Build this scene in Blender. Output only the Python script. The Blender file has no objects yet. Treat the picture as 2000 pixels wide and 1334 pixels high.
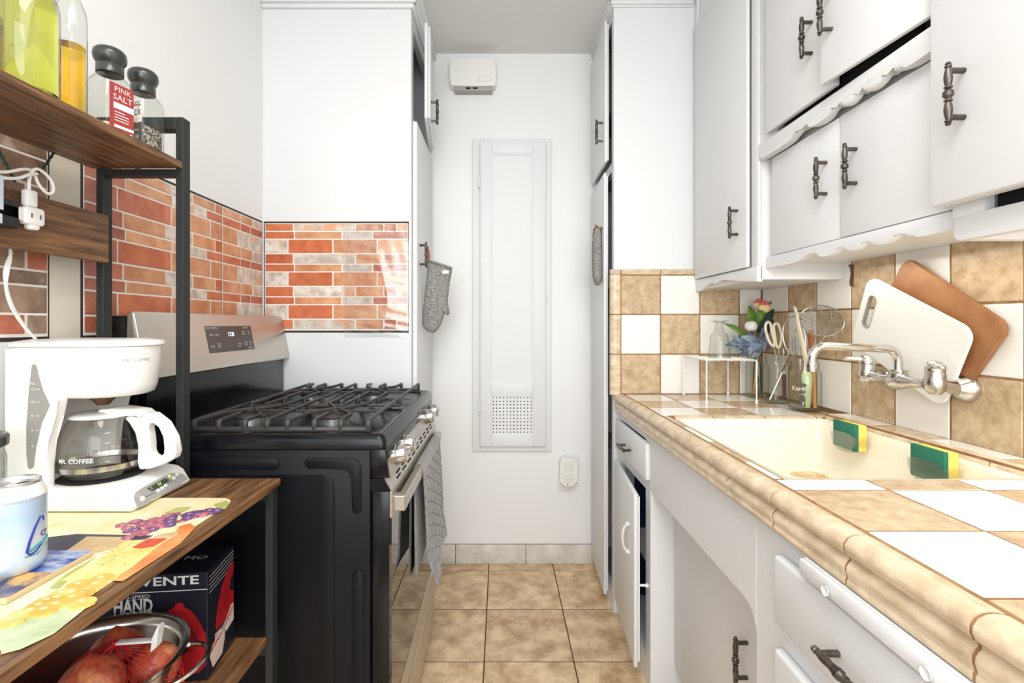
import bpy, bmesh, math, random
from mathutils import Vector, Matrix

random.seed(7)
SC = bpy.context.scene
COL = SC.collection

# ------------------------------------------------------------------ camera
CAM_Z = 1.155
F_PX, VX, VY = 953.0, 978.0, 633.0            # focal length and vanishing point in photo pixels
cam_d = bpy.data.cameras.new('camera')
cam_d.sensor_width = 36.0
cam_d.lens = F_PX / 2000.0 * 36.0
cam_d.shift_x = (1000.0 - VX) / 2000.0
cam_d.shift_y = -(667.0 - VY) / 2000.0
cam_d.clip_start = 0.02
cam = bpy.data.objects.new('camera', cam_d)
cam.location = (0, 0, CAM_Z)
cam.rotation_euler = (math.pi / 2, 0, 0)
COL.objects.link(cam)
SC.camera = cam

# ------------------------------------------------------------------ world, lights, exposure
w = bpy.data.worlds.new('world')
SC.world = w
w.use_nodes = True
w.node_tree.nodes['Background'].inputs[0].default_value = (0.90, 0.95, 1.0, 1)
w.node_tree.nodes['Background'].inputs[1].default_value = 1.0


def area(name, loc, rot, sx, sy, power, col=(1, 1, 1)):
    d = bpy.data.lights.new(name, 'AREA')
    d.shape = 'RECTANGLE'
    d.size, d.size_y = sx, sy
    d.energy = power
    d.color = col
    o = bpy.data.objects.new(name, d)
    o.location = loc
    o.rotation_euler = rot
    COL.objects.link(o)
    return o


area('daylight', (0.1, -1.75, 1.55), (math.radians(90), 0, 0), 1.7, 1.7, 27, (0.95, 0.975, 1.0))
area('under_cabinet_fill', (0.93, 0.62, 1.288), (0, math.radians(-12), 0), 0.12, 0.36, 0.5, (1.0, 0.94, 0.84))  # added warm fill below the nearest wall cabinet, without a fixture
area('under_cabinet_fill', (0.92, 1.16, 1.316), (0, 0, 0), 0.12, 0.5, 0.4, (1.0, 0.95, 0.87))  # added fill to lift the dark corner; no lamp is mounted here
area('ceiling_light', (0.0, -0.15, 2.44), (0, 0, 0), 0.7, 1.2, 15, (1.0, 0.985, 0.96))

SC.view_settings.view_transform = 'Standard'
SC.view_settings.look = 'None'
SC.view_settings.gamma = 1.0
SC.view_settings.use_curve_mapping = False
SC.view_settings.exposure = 0.82


def lin(r, g, b):
    def f(c):
        c /= 255.0
        return c / 12.92 if c <= 0.04045 else ((c + 0.055) / 1.055) ** 2.4
    return (f(r), f(g), f(b), 1.0)


# ------------------------------------------------------------------ materials
MATS = {}


def mat(name, col, rough=0.5, metal=0.0, col2=None, scale=8.0, lo=0.35, hi=0.65, stretch=(1, 1, 1),
        bump=0.0, bscale=40.0, bdist=0.002, spec=0.5, coat=0.0, emit=0.0, coords='WORLD', rnd=0.0, detail=5.0,
        trans=0.0, ior=1.45, sheen=0.0, col3=None, scale3=3.0):
    """principled material; col2/col3 mixed in by noise laid out on world or object position"""
    m = bpy.data.materials.new(name)
    m.use_nodes = True
    nt = m.node_tree
    N, L = nt.nodes, nt.links
    b = N['Principled BSDF']
    b.inputs['Base Color'].default_value = col
    b.inputs['Roughness'].default_value = rough
    b.inputs['Metallic'].default_value = metal
    b.inputs['Specular IOR Level'].default_value = spec
    b.inputs['Coat Weight'].default_value = coat
    b.inputs['Coat Roughness'].default_value = 0.08
    b.inputs['Transmission Weight'].default_value = trans
    b.inputs['IOR'].default_value = ior
    if sheen:
        b.inputs['Sheen Weight'].default_value = sheen
    if emit:
        b.inputs['Emission Color'].default_value = col
        b.inputs['Emission Strength'].default_value = emit
    vec = None
    if col2 or bump or rnd or col3:
        if coords == 'WORLD':
            g = N.new('ShaderNodeNewGeometry')
            src = g.outputs['Position']
        else:
            g = N.new('ShaderNodeTexCoord')
            src = g.outputs['Object']
        mp = N.new('ShaderNodeMapping')
        mp.inputs['Scale'].default_value = stretch
        L.new(src, mp.inputs['Vector'])
        vec = mp.outputs['Vector']
    out = None
    if col2:
        nz = N.new('ShaderNodeTexNoise')
        nz.inputs['Scale'].default_value = scale
        nz.inputs['Detail'].default_value = detail
        nz.inputs['Roughness'].default_value = 0.62
        L.new(vec, nz.inputs['Vector'])
        if rnd:
            oi = N.new('ShaderNodeObjectInfo')
            cb = N.new('ShaderNodeCombineXYZ')
            ml = N.new('ShaderNodeMath'); ml.operation = 'MULTIPLY'; ml.inputs[1].default_value = 37.0
            L.new(oi.outputs['Random'], ml.inputs[0])
            for k in range(3):
                L.new(ml.outputs[0], cb.inputs[k])
            va = N.new('ShaderNodeVectorMath'); va.operation = 'ADD'
            L.new(vec, va.inputs[0]); L.new(cb.outputs[0], va.inputs[1])
            L.new(va.outputs[0], nz.inputs['Vector'])
        cr = N.new('ShaderNodeValToRGB')
        cr.color_ramp.elements[0].position = lo
        cr.color_ramp.elements[0].color = col
        cr.color_ramp.elements[1].position = hi
        cr.color_ramp.elements[1].color = col2
        L.new(nz.outputs['Fac'], cr.inputs['Fac'])
        out = cr.outputs['Color']
        if col3:
            n3 = N.new('ShaderNodeTexNoise')
            n3.inputs['Scale'].default_value = scale3
            n3.inputs['Detail'].default_value = 4.0
            L.new(nz.inputs['Vector'].links[0].from_socket, n3.inputs['Vector'])
            c3 = N.new('ShaderNodeValToRGB')
            c3.color_ramp.elements[0].position = 0.56
            c3.color_ramp.elements[1].position = 0.66
            L.new(n3.outputs['Fac'], c3.inputs['Fac'])
            mx = N.new('ShaderNodeMix'); mx.data_type = 'RGBA'
            mx.inputs['B'].default_value = col3
            L.new(c3.outputs['Color'], mx.inputs['Factor'])
            L.new(out, mx.inputs['A'])
            out = mx.outputs['Result']
    if rnd:
        oi2 = N.new('ShaderNodeObjectInfo')
        hs = N.new('ShaderNodeHueSaturation')
        mr = N.new('ShaderNodeMapRange')
        mr.inputs['To Min'].default_value = 1.0 - rnd
        mr.inputs['To Max'].default_value = 1.0 + rnd
        L.new(oi2.outputs['Random'], mr.inputs['Value'])
        L.new(mr.outputs['Result'], hs.inputs['Value'])
        if out is not None:
            L.new(out, hs.inputs['Color'])
        else:
            hs.inputs['Color'].default_value = col
        out = hs.outputs['Color']
    if out is not None:
        L.new(out, b.inputs['Base Color'])
    if bump:
        nb = N.new('ShaderNodeTexNoise')
        nb.inputs['Scale'].default_value = bscale
        nb.inputs['Detail'].default_value = 4.0
        L.new(vec, nb.inputs['Vector'])
        bp = N.new('ShaderNodeBump')
        bp.inputs['Strength'].default_value = bump
        bp.inputs['Distance'].default_value = bdist
        L.new(nb.outputs['Fac'], bp.inputs['Height'])
        L.new(bp.outputs['Normal'], b.inputs['Normal'])
    MATS[name] = m
    return m


def thin_glass(name, tint=(1, 1, 1, 1), edge=(0.7, 0.72, 0.71, 1), gloss=0.02, refl=0.045):
    """thin clear sheet: transmits straight through, darker and more reflective towards grazing angles"""
    m = bpy.data.materials.new(name)
    m.use_nodes = True
    nt = m.node_tree
    N, L = nt.nodes, nt.links
    N.remove(N['Principled BSDF'])
    tr = N.new('ShaderNodeBsdfTransparent')
    gl = N.new('ShaderNodeBsdfGlossy'); gl.inputs['Roughness'].default_value = gloss
    lw = N.new('ShaderNodeLayerWeight'); lw.inputs['Blend'].default_value = 0.35
    cr = N.new('ShaderNodeValToRGB')
    cr.color_ramp.elements[0].position = 0.40; cr.color_ramp.elements[0].color = tint
    cr.color_ramp.elements[1].position = 0.97; cr.color_ramp.elements[1].color = edge
    L.new(lw.outputs['Facing'], cr.inputs['Fac'])
    L.new(cr.outputs['Color'], tr.inputs['Color'])
    l2 = N.new('ShaderNodeLayerWeight'); l2.inputs['Blend'].default_value = 0.5
    pw_ = N.new('ShaderNodeMath'); pw_.operation = 'POWER'; pw_.inputs[1].default_value = 4.0
    ma = N.new('ShaderNodeMath'); ma.operation = 'MULTIPLY_ADD'; ma.inputs[1].default_value = 0.85; ma.inputs[2].default_value = refl
    L.new(l2.outputs['Facing'], pw_.inputs[0]); L.new(pw_.outputs[0], ma.inputs[0])
    mx = N.new('ShaderNodeMixShader')
    L.new(ma.outputs[0], mx.inputs[0]); L.new(tr.outputs[0], mx.inputs[1]); L.new(gl.outputs[0], mx.inputs[2])
    L.new(mx.outputs[0], N['Material Output'].inputs['Surface'])
    MATS[name] = m
    return m


WALL = mat('wall_paint', lin(240, 240, 239), 0.42, bump=0.35, bscale=22, bdist=0.002)
CEIL = mat('ceiling_paint', lin(228, 228, 226), 0.6, bump=0.2, bscale=30)
CAB = mat('cabinet_paint', lin(231, 232, 233), 0.42, bump=0.15, bscale=18, bdist=0.0015, spec=0.4)
CAB_IN = mat('cabinet_inside', lin(150, 146, 138), 0.7)
CREAM = mat('cream_wall', lin(226, 219, 202), 0.6, bump=0.2, bscale=25)
FTILE = mat('floor_tile', lin(236, 208, 168), 0.32, col2=lin(184, 150, 110), scale=13, lo=0.38, hi=0.64, bump=0.08, bscale=60,
            coat=0.1, rnd=0.04, detail=7)
FGROUT = mat('floor_grout', lin(96, 72, 52), 0.9)
BASET = mat('base_tile', lin(228, 225, 218), 0.3, col2=lin(204, 198, 188), scale=14)
BEIGE = mat('beige_tile', lin(214, 190, 156), 0.22, col2=lin(180, 152, 118), scale=34, lo=0.36, hi=0.66, bump=0.06, bscale=90, rnd=0.05, detail=8)
WHITE_T = mat('white_tile', lin(244, 242, 235), 0.16, bump=0.05, bscale=20)
TRIM_T = mat('trim_tile', lin(230, 210, 180), 0.25, col2=lin(190, 166, 134), scale=26, lo=0.36, hi=0.7, stretch=(1, 1, 1.6), bump=0.08, bscale=70, detail=8)
GROUT = mat('brown_grout', lin(166, 128, 88), 0.9, col2=lin(134, 100, 66), scale=30)
B_TERRA = mat('brick_terracotta', lin(214, 124, 80), 0.34, col2=lin(188, 92, 54), scale=16, coat=0.3, rnd=0.08, bump=0.25, bscale=16, bdist=0.003)
B_TAN = mat('brick_tan', lin(226, 170, 126), 0.34, col2=lin(200, 130, 88), scale=16, coat=0.3, rnd=0.08, bump=0.25, bscale=16, bdist=0.003)
B_WHITE = mat('brick_whitewashed', lin(236, 226, 214), 0.34, col2=lin(184, 168, 154), scale=26, coat=0.3, rnd=0.06, bump=0.25, bscale=16,
              bdist=0.003, col3=lin(222, 164, 124), scale3=12)
B_RED = mat('brick_red', lin(202, 122, 92), 0.34, col2=lin(170, 90, 64), scale=18, coat=0.3, rnd=0.10, bump=0.25, bscale=16, bdist=0.003)
B_BROWN = mat('brick_brown', lin(168, 138, 114), 0.36, col2=lin(112, 84, 66), scale=14, coat=0.3, rnd=0.12, bump=0.25, bscale=16, bdist=0.003,
              col3=lin(200, 186, 170), scale3=10)
B_GROUT = mat('brick_joint', lin(242, 236, 228), 0.4)
B_EDGE = mat('panel_edge', lin(52, 48, 46), 0.6)
FILM = thin_glass('clear_film', (0.98, 0.98, 0.98, 1), (0.9, 0.9, 0.9, 1), 0.2, 0.13)
BLACK = mat('black_enamel', lin(13, 14, 18), 0.2, spec=0.4, bump=0.03, bscale=120)
BLACK_M = mat('black_body', lin(13, 15, 20), 0.42, spec=0.25, bump=0.06, bscale=200, bdist=0.001)
IRON = mat('cast_iron', lin(62, 60, 58), 0.42, bump=0.2, bscale=220, bdist=0.001)
STEEL = mat('stainless_steel', lin(204, 198, 188), 0.38, 1.0, bump=0.04, bscale=30, stretch=(1, 1, 40), bdist=0.0006)
STEEL_P = mat('polished_steel', lin(206, 203, 198), 0.2, 1.0)
CHROME = mat('chrome', lin(214, 211, 206), 0.13, 1.0)
OVEN_G = mat('oven_glass', lin(10, 10, 12), 0.02, spec=0.9, ior=1.7)
PANEL_G = mat('panel_glass', lin(74, 70, 66), 0.2)
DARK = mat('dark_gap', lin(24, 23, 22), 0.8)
PRINT_W = mat('white_print', lin(225, 225, 225), 0.5)
LED_W = mat('led_white', (0.75, 0.85, 1.0, 1), 0.5, emit=1.1)
LED_G = mat('led_green', (0.35, 0.9, 0.05, 1), 0.5, emit=2.0)
WOOD = mat('rustic_wood', lin(150, 108, 70), 0.42, col2=lin(52, 32, 20), scale=4, lo=0.34, hi=0.68, stretch=(22, 1.6, 22), coords='WORLD', bump=0.12,
           bscale=24, bdist=0.0015, detail=8)
FRAME = mat('black_frame', lin(44, 46, 46), 0.5, spec=0.3, bump=0.08, bscale=300, bdist=0.0006)
PEWTER = mat('pewter_handle', lin(112, 106, 98), 0.36, 0.75, col2=lin(72, 68, 62), scale=60)
WPLAST = mat('white_plastic', lin(240, 239, 235), 0.28, coat=0.1)
GPLAST = mat('grey_plastic', lin(168, 166, 162), 0.4)
WINDOWP = mat('water_window', lin(150, 146, 140), 0.15)
CGLASS = thin_glass('carafe_glass', (0.93, 0.92, 0.90, 1), (0.48, 0.44, 0.38, 1))
JGLASS = thin_glass('jar_glass', (0.92, 0.93, 0.90, 1), (0.42, 0.44, 0.40, 1))
CLEAR = thin_glass('clear_plastic', (0.88, 0.89, 0.86, 1), (0.6, 0.62, 0.58, 1), 0.1, 0.09)
OIL_G = mat('green_oil', (0.66, 0.67, 0.11, 1), 0.02, trans=1.0, ior=1.33)
OIL_A = mat('amber_oil', (0.95, 0.58, 0.04, 1), 0.02, trans=1.0, ior=1.33)
TOWEL = mat('grey_towel', lin(156, 156, 153), 0.95, col2=lin(124, 124, 121), scale=60, bump=0.6, bscale=260, bdist=0.002, sheen=0.3)
SEAM = mat('towel_seam', lin(108, 108, 107), 0.95)
LINEN = mat('grey_linen', lin(172, 170, 165), 0.95, col2=lin(104, 102, 99), scale=90, lo=0.38, hi=0.64, stretch=(1, 1, 4), coords='OBJECT', bump=0.5,
            bscale=240, bdist=0.0015)
LEATHER = mat('tan_leather', lin(182, 110, 58), 0.6)
ENAMEL = mat('sink_enamel', lin(244, 236, 214), 0.14, coat=0.3)
RUST = mat('rust_stain', lin(206, 160, 92), 0.3, col2=lin(238, 222, 186), scale=40)
SPG = mat('scrub_green', lin(44, 116, 92), 0.95, bump=0.6, bscale=400)
SPY = mat('sponge_yellow', lin(248, 214, 104), 0.9, bump=0.5, bscale=260)
BOARD_W = mat('board_white', lin(246, 245, 240), 0.35)
BOARD_B = mat('board_bamboo', lin(164, 116, 74), 0.45, col2=lin(142, 94, 56), scale=12, stretch=(1, 1, 1), coords='OBJECT')
CARD = mat('black_card', lin(26, 28, 40), 0.4)
CARD_R = mat('print_red', lin(196, 34, 44), 0.45, col2=lin(140, 18, 26), scale=20)
CARD_D = mat('print_dark_red', lin(110, 16, 24), 0.45)
CARD_C = mat('print_cream', lin(228, 208, 196), 0.5)
ONION = mat('onion_skin', lin(196, 96, 60), 0.32, col2=lin(140, 46, 38), scale=18, stretch=(3, 3, 0.5), coords='OBJECT', col3=lin(214, 140, 96), scale3=9)
NET_R = mat('red_net', lin(196, 20, 34), 0.5)
CAN_B = mat('can_blue', lin(176, 200, 226), 0.3, 0.35, col2=lin(206, 220, 234), scale=7, stretch=(1, 1, 3))
ALU = mat('aluminium', lin(215, 215, 215), 0.25, 0.9)
NAVY = mat('navy_ink', lin(40, 52, 140), 0.5)
TEAL = mat('teal_ink', lin(70, 150, 160), 0.5)
MAT_Y = mat('mat_yellow', lin(250, 240, 204), 0.4, col2=lin(238, 220, 164), scale=16)
OLIVE = mat('leaf_ink', lin(196, 196, 120), 0.45, col2=lin(150, 160, 84), scale=30)
CYANW = mat('pale_green_ink', lin(206, 214, 178), 0.45, col2=lin(168, 184, 140), scale=16)
GRAPE1 = mat('grape_purple', lin(128, 92, 140), 0.4, col2=lin(96, 62, 110), scale=60)
GRAPE2 = mat('grape_red', lin(168, 80, 98), 0.4, col2=lin(196, 120, 132), scale=60)
GRAPE_H = mat('grape_shine', lin(196, 158, 188), 0.4)
GOLD1 = mat('grape_gold', lin(224, 188, 92), 0.4, col2=lin(202, 160, 66), scale=40)
GOLD2 = mat('grape_pale_gold', lin(240, 210, 122), 0.4, col2=lin(220, 182, 90), scale=40)
GOLD_H = mat('gold_shine', lin(250, 232, 168), 0.4)
CHEESE = mat('cheese_ink', lin(244, 204, 108), 0.4, col2=lin(250, 228, 160), scale=24)
ORANGE = mat('orange_ink', lin(222, 122, 60), 0.4, col2=lin(240, 170, 104), scale=30)
REDINK = mat('red_ink', lin(214, 74, 46), 0.4)
NAVYINK = mat('navy_band_ink', lin(64, 62, 96), 0.4, col2=lin(44, 42, 60), scale=20)
TANINK = mat('tan_ink', lin(222, 196, 150), 0.4, col2=lin(200, 168, 122), scale=24)
BLUEART = mat('blue_art', lin(56, 78, 156), 0.3, col2=lin(176, 190, 214), scale=22, lo=0.42, hi=0.6, stretch=(1, 2.5, 1))
GOLDART = mat('gold_art', lin(222, 176, 106), 0.3, col2=lin(58, 60, 96), scale=26, lo=0.45, hi=0.6)
TANEDGE = mat('tan_edge', lin(206, 184, 144), 0.5)
LEAF = mat('leaf_green', lin(112, 150, 62), 0.5, col2=lin(84, 122, 46), scale=50)
LEAF_D = mat('leaf_dark', lin(52, 72, 62), 0.6)
PETAL_B = mat('petal_blue', lin(152, 160, 174), 0.7, col2=lin(104, 118, 142), scale=40)
PETAL_P = mat('petal_pale', lin(180, 200, 204), 0.7, col2=lin(138, 162, 176), scale=40)
PETAL_W = mat('petal_white', lin(242, 240, 236), 0.7)
TULIP = mat('petal_cream', lin(244, 224, 160), 0.6)
TULIP_P = mat('petal_pink', lin(236, 112, 112), 0.6)
WWOOD = mat('spoon_wood', lin(226, 176, 110), 0.6, col2=lin(180, 112, 58), scale=30, stretch=(1, 1, 0.2))
OHAND = mat('orange_handle', lin(200, 112, 62), 0.4)
IVORY = mat('ivory_plastic', lin(232, 222, 196), 0.4)
MAROON = mat('maroon_handle', lin(112, 72, 76), 0.4)
GBRUSH = mat('green_brush', lin(190, 206, 154), 0.5)
SALT = mat('salt_fill', lin(240, 226, 218), 0.8, col2=lin(226, 200, 190), scale=160)
PEPPER = mat('peppercorn_fill', lin(66, 56, 50), 0.6, col2=lin(196, 188, 178), scale=170, lo=0.45, hi=0.55, bump=1.0, bscale=200, bdist=0.004)
LABEL_R = mat('label_red', lin(166, 62, 58), 0.5)
LABEL_K = mat('label_black', lin(84, 78, 72), 0.5)
LABEL_W = mat('label_white', lin(236, 234, 230), 0.5)
CAP_S = mat('grinder_cap', lin(74, 76, 74), 0.24, 0.5)
GREENWIRE = mat('green_wire', lin(42, 62, 54), 0.5)
PALEBLUE = mat('pale_blue_tag', lin(206, 222, 232), 0.5)
NAVYIN = mat('navy_liner', lin(36, 44, 92), 0.8)
PAN = mat('dark_pan', lin(36, 38, 50), 0.3, 0.3)
ORANGE_BOX = mat('orange_box', lin(214, 116, 48), 0.5)
RED_BOX = mat('red_box', lin(190, 40, 52), 0.5)
MINT = mat('mint_glow', lin(206, 238, 224), 0.4)
AGED = mat('aged_brown', lin(120, 88, 60), 0.8, col2=lin(92, 62, 40), scale=40)


# ------------------------------------------------------------------ mesh builder
def rrect(x0, x1, y0, y1, r, n=5):
    pts = []
    for cx, cy, a0 in ((x1 - r, y1 - r, 0), (x0 + r, y1 - r, 90), (x0 + r, y0 + r, 180), (x1 - r, y0 + r, 270)):
        for k in range(n + 1):
            a = math.radians(a0 + 90.0 * k / n)
            pts.append((cx + r * math.cos(a), cy + r * math.sin(a)))
    return pts


def ellipse(cx, cy, rx, ry, n=18, rot=0.0):
    c, s = math.cos(rot), math.sin(rot)
    return [(cx + rx * math.cos(t) * c - ry * math.sin(t) * s, cy + rx * math.cos(t) * s + ry * math.sin(t) * c)
            for t in (2 * math.pi * k / n for k in range(n))]


def smooth(pts, k=5):
    """Catmull-Rom curve through the points"""
    P = [Vector(p) for p in pts]
    P = [P[0]] + P + [P[-1]]
    out = []
    for i in range(1, len(P) - 2):
        a, b_, c, d = P[i - 1], P[i], P[i + 1], P[i + 2]
        for s in range(k):
            u = s / k
            out.append(.5 * ((2 * b_) + (c - a) * u + (2 * a - 5 * b_ + 4 * c - d) * u * u + (3 * b_ - a - 3 * c + d) * u ** 3))
    out.append(P[-2])
    return out


def origin_of(o):
    v = Vector((0, 0, 0))
    while o is not None:
        v = v + Vector(o.location)
        o = o.parent
    return v


class MB:
    def __init__(self):
        self.bm = bmesh.new()
        self.mi = 0
        self.mats = []

    def use(self, m):
        if m not in self.mats:
            self.mats.append(m)
        self.mi = self.mats.index(m)
        return self

    def _f(self, vs):
        try:
            f = self.bm.faces.new(vs)
            f.material_index = self.mi
            return f
        except ValueError:
            return None

    def box(self, x0, x1, y0, y1, z0, z1, bev=0.0, seg=2, M=None):
        c = [(x0, y0, z0), (x1, y0, z0), (x1, y1, z0), (x0, y1, z0), (x0, y0, z1), (x1, y0, z1), (x1, y1, z1), (x0, y1, z1)]
        vs = [self.bm.verts.new(p) for p in c]
        fs = [self._f([vs[i] for i in q]) for q in ((3, 2, 1, 0), (4, 5, 6, 7), (0, 1, 5, 4), (1, 2, 6, 5), (2, 3, 7, 6), (3, 0, 4, 7))]
        if bev:
            es = list({e for f in fs for e in f.edges})
            r = bmesh.ops.bevel(self.bm, geom=es, offset=bev, offset_type='OFFSET', segments=seg, profile=0.5, affect='EDGES', clamp_overlap=True)
            for f in r['faces']:
                f.material_index = self.mi
            if M is not None:
                vv = {v for f in r['faces'] for v in f.verts}
                vv |= {v for f in fs if f.is_valid for v in f.verts}
                for v in vv:
                    v.co = M @ v.co
        elif M is not None:
            for v in vs:
                v.co = M @ v.co
        return self

    def prism(self, poly, d0, d1, plane='XY', bev=0.0, seg=2, M=None):
        def P(a, b, d):
            p = {'XY': (a, b, d), 'XZ': (a, d, b), 'YZ': (d, a, b)}[plane]
            return Vector(p)
        va = [self.bm.verts.new(P(a, b, d0)) for a, b in poly]
        vb = [self.bm.verts.new(P(a, b, d1)) for a, b in poly]
        fa = self._f(va[::-1]); fb = self._f(vb)
        n = len(poly)
        sides = [self._f((va[i], va[(i + 1) % n], vb[(i + 1) % n], vb[i])) for i in range(n)]
        allv = set(va + vb)
        if bev:
            es = list(fa.edges) + list(fb.edges)
            r = bmesh.ops.bevel(self.bm, geom=es, offset=bev, offset_type='OFFSET', segments=seg, profile=0.5, affect='EDGES', clamp_overlap=True)
            for f in r['faces']:
                f.material_index = self.mi
            allv = {v for f in r['faces'] for v in f.verts}
            for f in sides + [fa, fb]:
                if f and f.is_valid:
                    allv |= set(f.verts)
        if M is not None:
            for v in allv:
                if v.is_valid:
                    v.co = M @ v.co
        return self

    def ring_prism(self, outer, inner, d0, d1, plane='XY', M=None):
        """plate with a hole; outer and inner have equal point counts, matched by index"""
        def P(a, b, d):
            v = Vector({'XY': (a, b, d), 'XZ': (a, d, b), 'YZ': (d, a, b)}[plane])
            return M @ v if M is not None else v
        R = [[self.bm.verts.new(P(a, b, d)) for a, b in poly] for poly, d in ((outer, d0), (outer, d1), (inner, d1), (inner, d0))]
        n = len(outer)
        for k in range(4):
            A, B = R[k], R[(k + 1) % 4]
            for i in range(n):
                self._f((A[i], A[(i + 1) % n], B[(i + 1) % n], B[i]))
        return self

    def loft(self, rings, cap0=True, cap1=True, closed=True):
        R = [[self.bm.verts.new(p) for p in r] for r in rings]
        for A, B in zip(R, R[1:]):
            n = len(A)
            for i in range(n if closed else n - 1):
                self._f((A[i], A[(i + 1) % n], B[(i + 1) % n], B[i]))
        if cap0:
            self._f(R[0][::-1])
        if cap1:
            self._f(R[-1])
        return self

    def lathe(self, prof, c=(0, 0, 0), seg=28, M=None, sx=1.0, sy=1.0, ang=None):
        M = M or Matrix.Translation(c)
        full = ang is None
        a0, a1 = (0, 2 * math.pi) if full else ang
        cols = seg if full else seg + 1
        rows = []
        for r, z in prof:
            if r < 1e-6:
                rows.append([self.bm.verts.new(M @ Vector((0, 0, z)))])
            else:
                rows.append([self.bm.verts.new(M @ Vector((sx * r * math.cos(a0 + (a1 - a0) * k / seg), sy * r * math.sin(a0 + (a1 - a0) * k / seg), z)))
                             for k in range(cols)])
        for A, B in zip(rows, rows[1:]):
            for k in range(seg):
                k2 = (k + 1) % cols if full else k + 1
                if len(A) == 1 and len(B) == 1:
                    continue
                if len(A) == 1:
                    self._f((A[0], B[k2], B[k]))
                elif len(B) == 1:
                    self._f((A[k], A[k2], B[0]))
                else:
                    self._f((A[k], A[k2], B[k2], B[k]))
        return self

    def cyl(self, p0, p1, r0, r1=None, seg=16, bev=0.0):
        r1 = r0 if r1 is None else r1
        p0, p1 = Vector(p0), Vector(p1)
        d = p1 - p0
        L = d.length
        q = d.to_track_quat('Z', 'Y').to_matrix().to_4x4()
        M = Matrix.Translation(p0) @ q
        if bev:
            prof = [(0, 0), (r0 - bev, 0), (r0, bev), (r1, L - bev), (r1 - bev, L), (0, L)]
        else:
            prof = [(0, 0), (r0, 0), (r1, L), (0, L)]
        return self.lathe(prof, seg=seg, M=M)

    def sphere(self, c, r, seg=16, rings=10, s=(1, 1, 1), M=None):
        prof = [(r * math.sin(math.pi * k / rings), -r * math.cos(math.pi * k / rings)) for k in range(rings + 1)]
        prof[0] = (0, -r); prof[-1] = (0, r)
        MM = (M or Matrix.Identity(4)) @ Matrix.Translation(c) @ Matrix.Diagonal((s[0], s[1], s[2], 1))
        return self.lathe(prof, seg=seg, M=MM)

    def tube(self, pts, r, seg=8, closed=False, cap=True, flat=None):
        pts = [Vector(p) for p in pts]
        n = len(pts)
        rings = []
        prev = None
        for i, p in enumerate(pts):
            if closed:
                t = (pts[(i + 1) % n] - pts[i - 1])
            else:
                t = pts[min(i + 1, n - 1)] - pts[max(i - 1, 0)]
            t.normalize()
            if prev is None:
                up = Vector((0, 0, 1)) if abs(t.z) < 0.9 else Vector((1, 0, 0))
                u = t.cross(up).normalized()
            else:
                u = (prev - t * prev.dot(t)).normalized()
            prev = u
            v = t.cross(u)
            rr = r[i] if isinstance(r, (list, tuple)) else r
            fx, fy = flat or (1, 1)
            rings.append([self.bm.verts.new(p + u * (rr * fx * math.cos(2 * math.pi * k / seg)) + v * (rr * fy * math.sin(2 * math.pi * k / seg))) for k in range(seg)])
        m = n if closed else n - 1
        for i in range(m):
            A, B = rings[i], rings[(i + 1) % n]
            for k in range(seg):
                self._f((A[k], A[(k + 1) % seg], B[(k + 1) % seg], B[k]))
        if not closed and cap:
            self._f(rings[0][::-1]); self._f(rings[-1])
        return self

    def grid(self, fn, nu, nv):
        V = [[self.bm.verts.new(fn(i / nu, j / nv)) for j in range(nv + 1)] for i in range(nu + 1)]
        for i in range(nu):
            for j in range(nv):
                self._f((V[i][j], V[i + 1][j], V[i + 1][j + 1], V[i][j + 1]))
        return self

    def poly(self, pts):
        self._f([self.bm.verts.new(p) for p in pts])
        return self

    def text(self, s, size, fn, align='CENTER', sx=1.0, bold=0.0):
        cu = bpy.data.curves.new('lettering', 'FONT')
        cu.body = s
        cu.size = size
        cu.align_x = align
        cu.align_y = 'CENTER'
        cu.resolution_u = 2
        cu.offset = bold * size
        ob = bpy.data.objects.new('lettering', cu)
        COL.objects.link(ob)
        bpy.context.view_layer.update()
        me = bpy.data.meshes.new_from_object(ob)
        vs = [self.bm.verts.new(fn(v.co.x * sx, v.co.y)) for v in me.vertices]
        for p in me.polygons:
            self._f([vs[i] for i in p.vertices])
        bpy.data.objects.remove(ob)
        bpy.data.curves.remove(cu)
        bpy.data.meshes.remove(me)
        return self

    def mesh(self, name, m=None, smooth=35, off=Vector((0, 0, 0)), normals=True):
        if normals:
            bmesh.ops.recalc_face_normals(self.bm, faces=self.bm.faces[:])
        me = bpy.data.meshes.new(name)
        if off.length:
            for v in self.bm.verts:
                v.co -= off
        self.bm.to_mesh(me)
        self.bm.free()
        ms = self.mats or [m]
        for x in ms:
            me.materials.append(x)
        if smooth:
            me.polygons.foreach_set('use_smooth', [True] * len(me.polygons))
            me.set_sharp_from_angle(angle=math.radians(smooth))
        return me

    def obj(self, name, m=None, parent=None, smooth=35, local=False, normals=True, kind=None):
        if parent is None and not local:
            co = [v.co for v in self.bm.verts]
            lo = Vector([min(c[k] for c in co) for k in range(3)])
            hi = Vector([max(c[k] for c in co) for k in range(3)])
            off = Vector(((lo.x + hi.x) / 2, (lo.y + hi.y) / 2, lo.z))
        else:
            off = Vector((0, 0, 0)) if local else origin_of(parent)
        me = self.mesh(name, m, smooth, off, normals)
        o = bpy.data.objects.new(name, me)
        COL.objects.link(o)
        if parent is None:
            if not local:
                o.location = off
        else:
            o.parent = parent
        if kind:
            o['kind'] = kind
        return o


def tag(o, label, cat, group=None):
    o['label'] = label
    o['category'] = cat
    if group:
        o['group'] = group
    return o


def thing(name, label, cat, loc, rotz=0.0, group=None):
    o = bpy.data.objects.new(name, None)
    o.empty_display_size = 0.05
    o.location = loc
    o.rotation_euler = (0, 0, rotz)
    COL.objects.link(o)
    return tag(o, label, cat, group)


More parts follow.
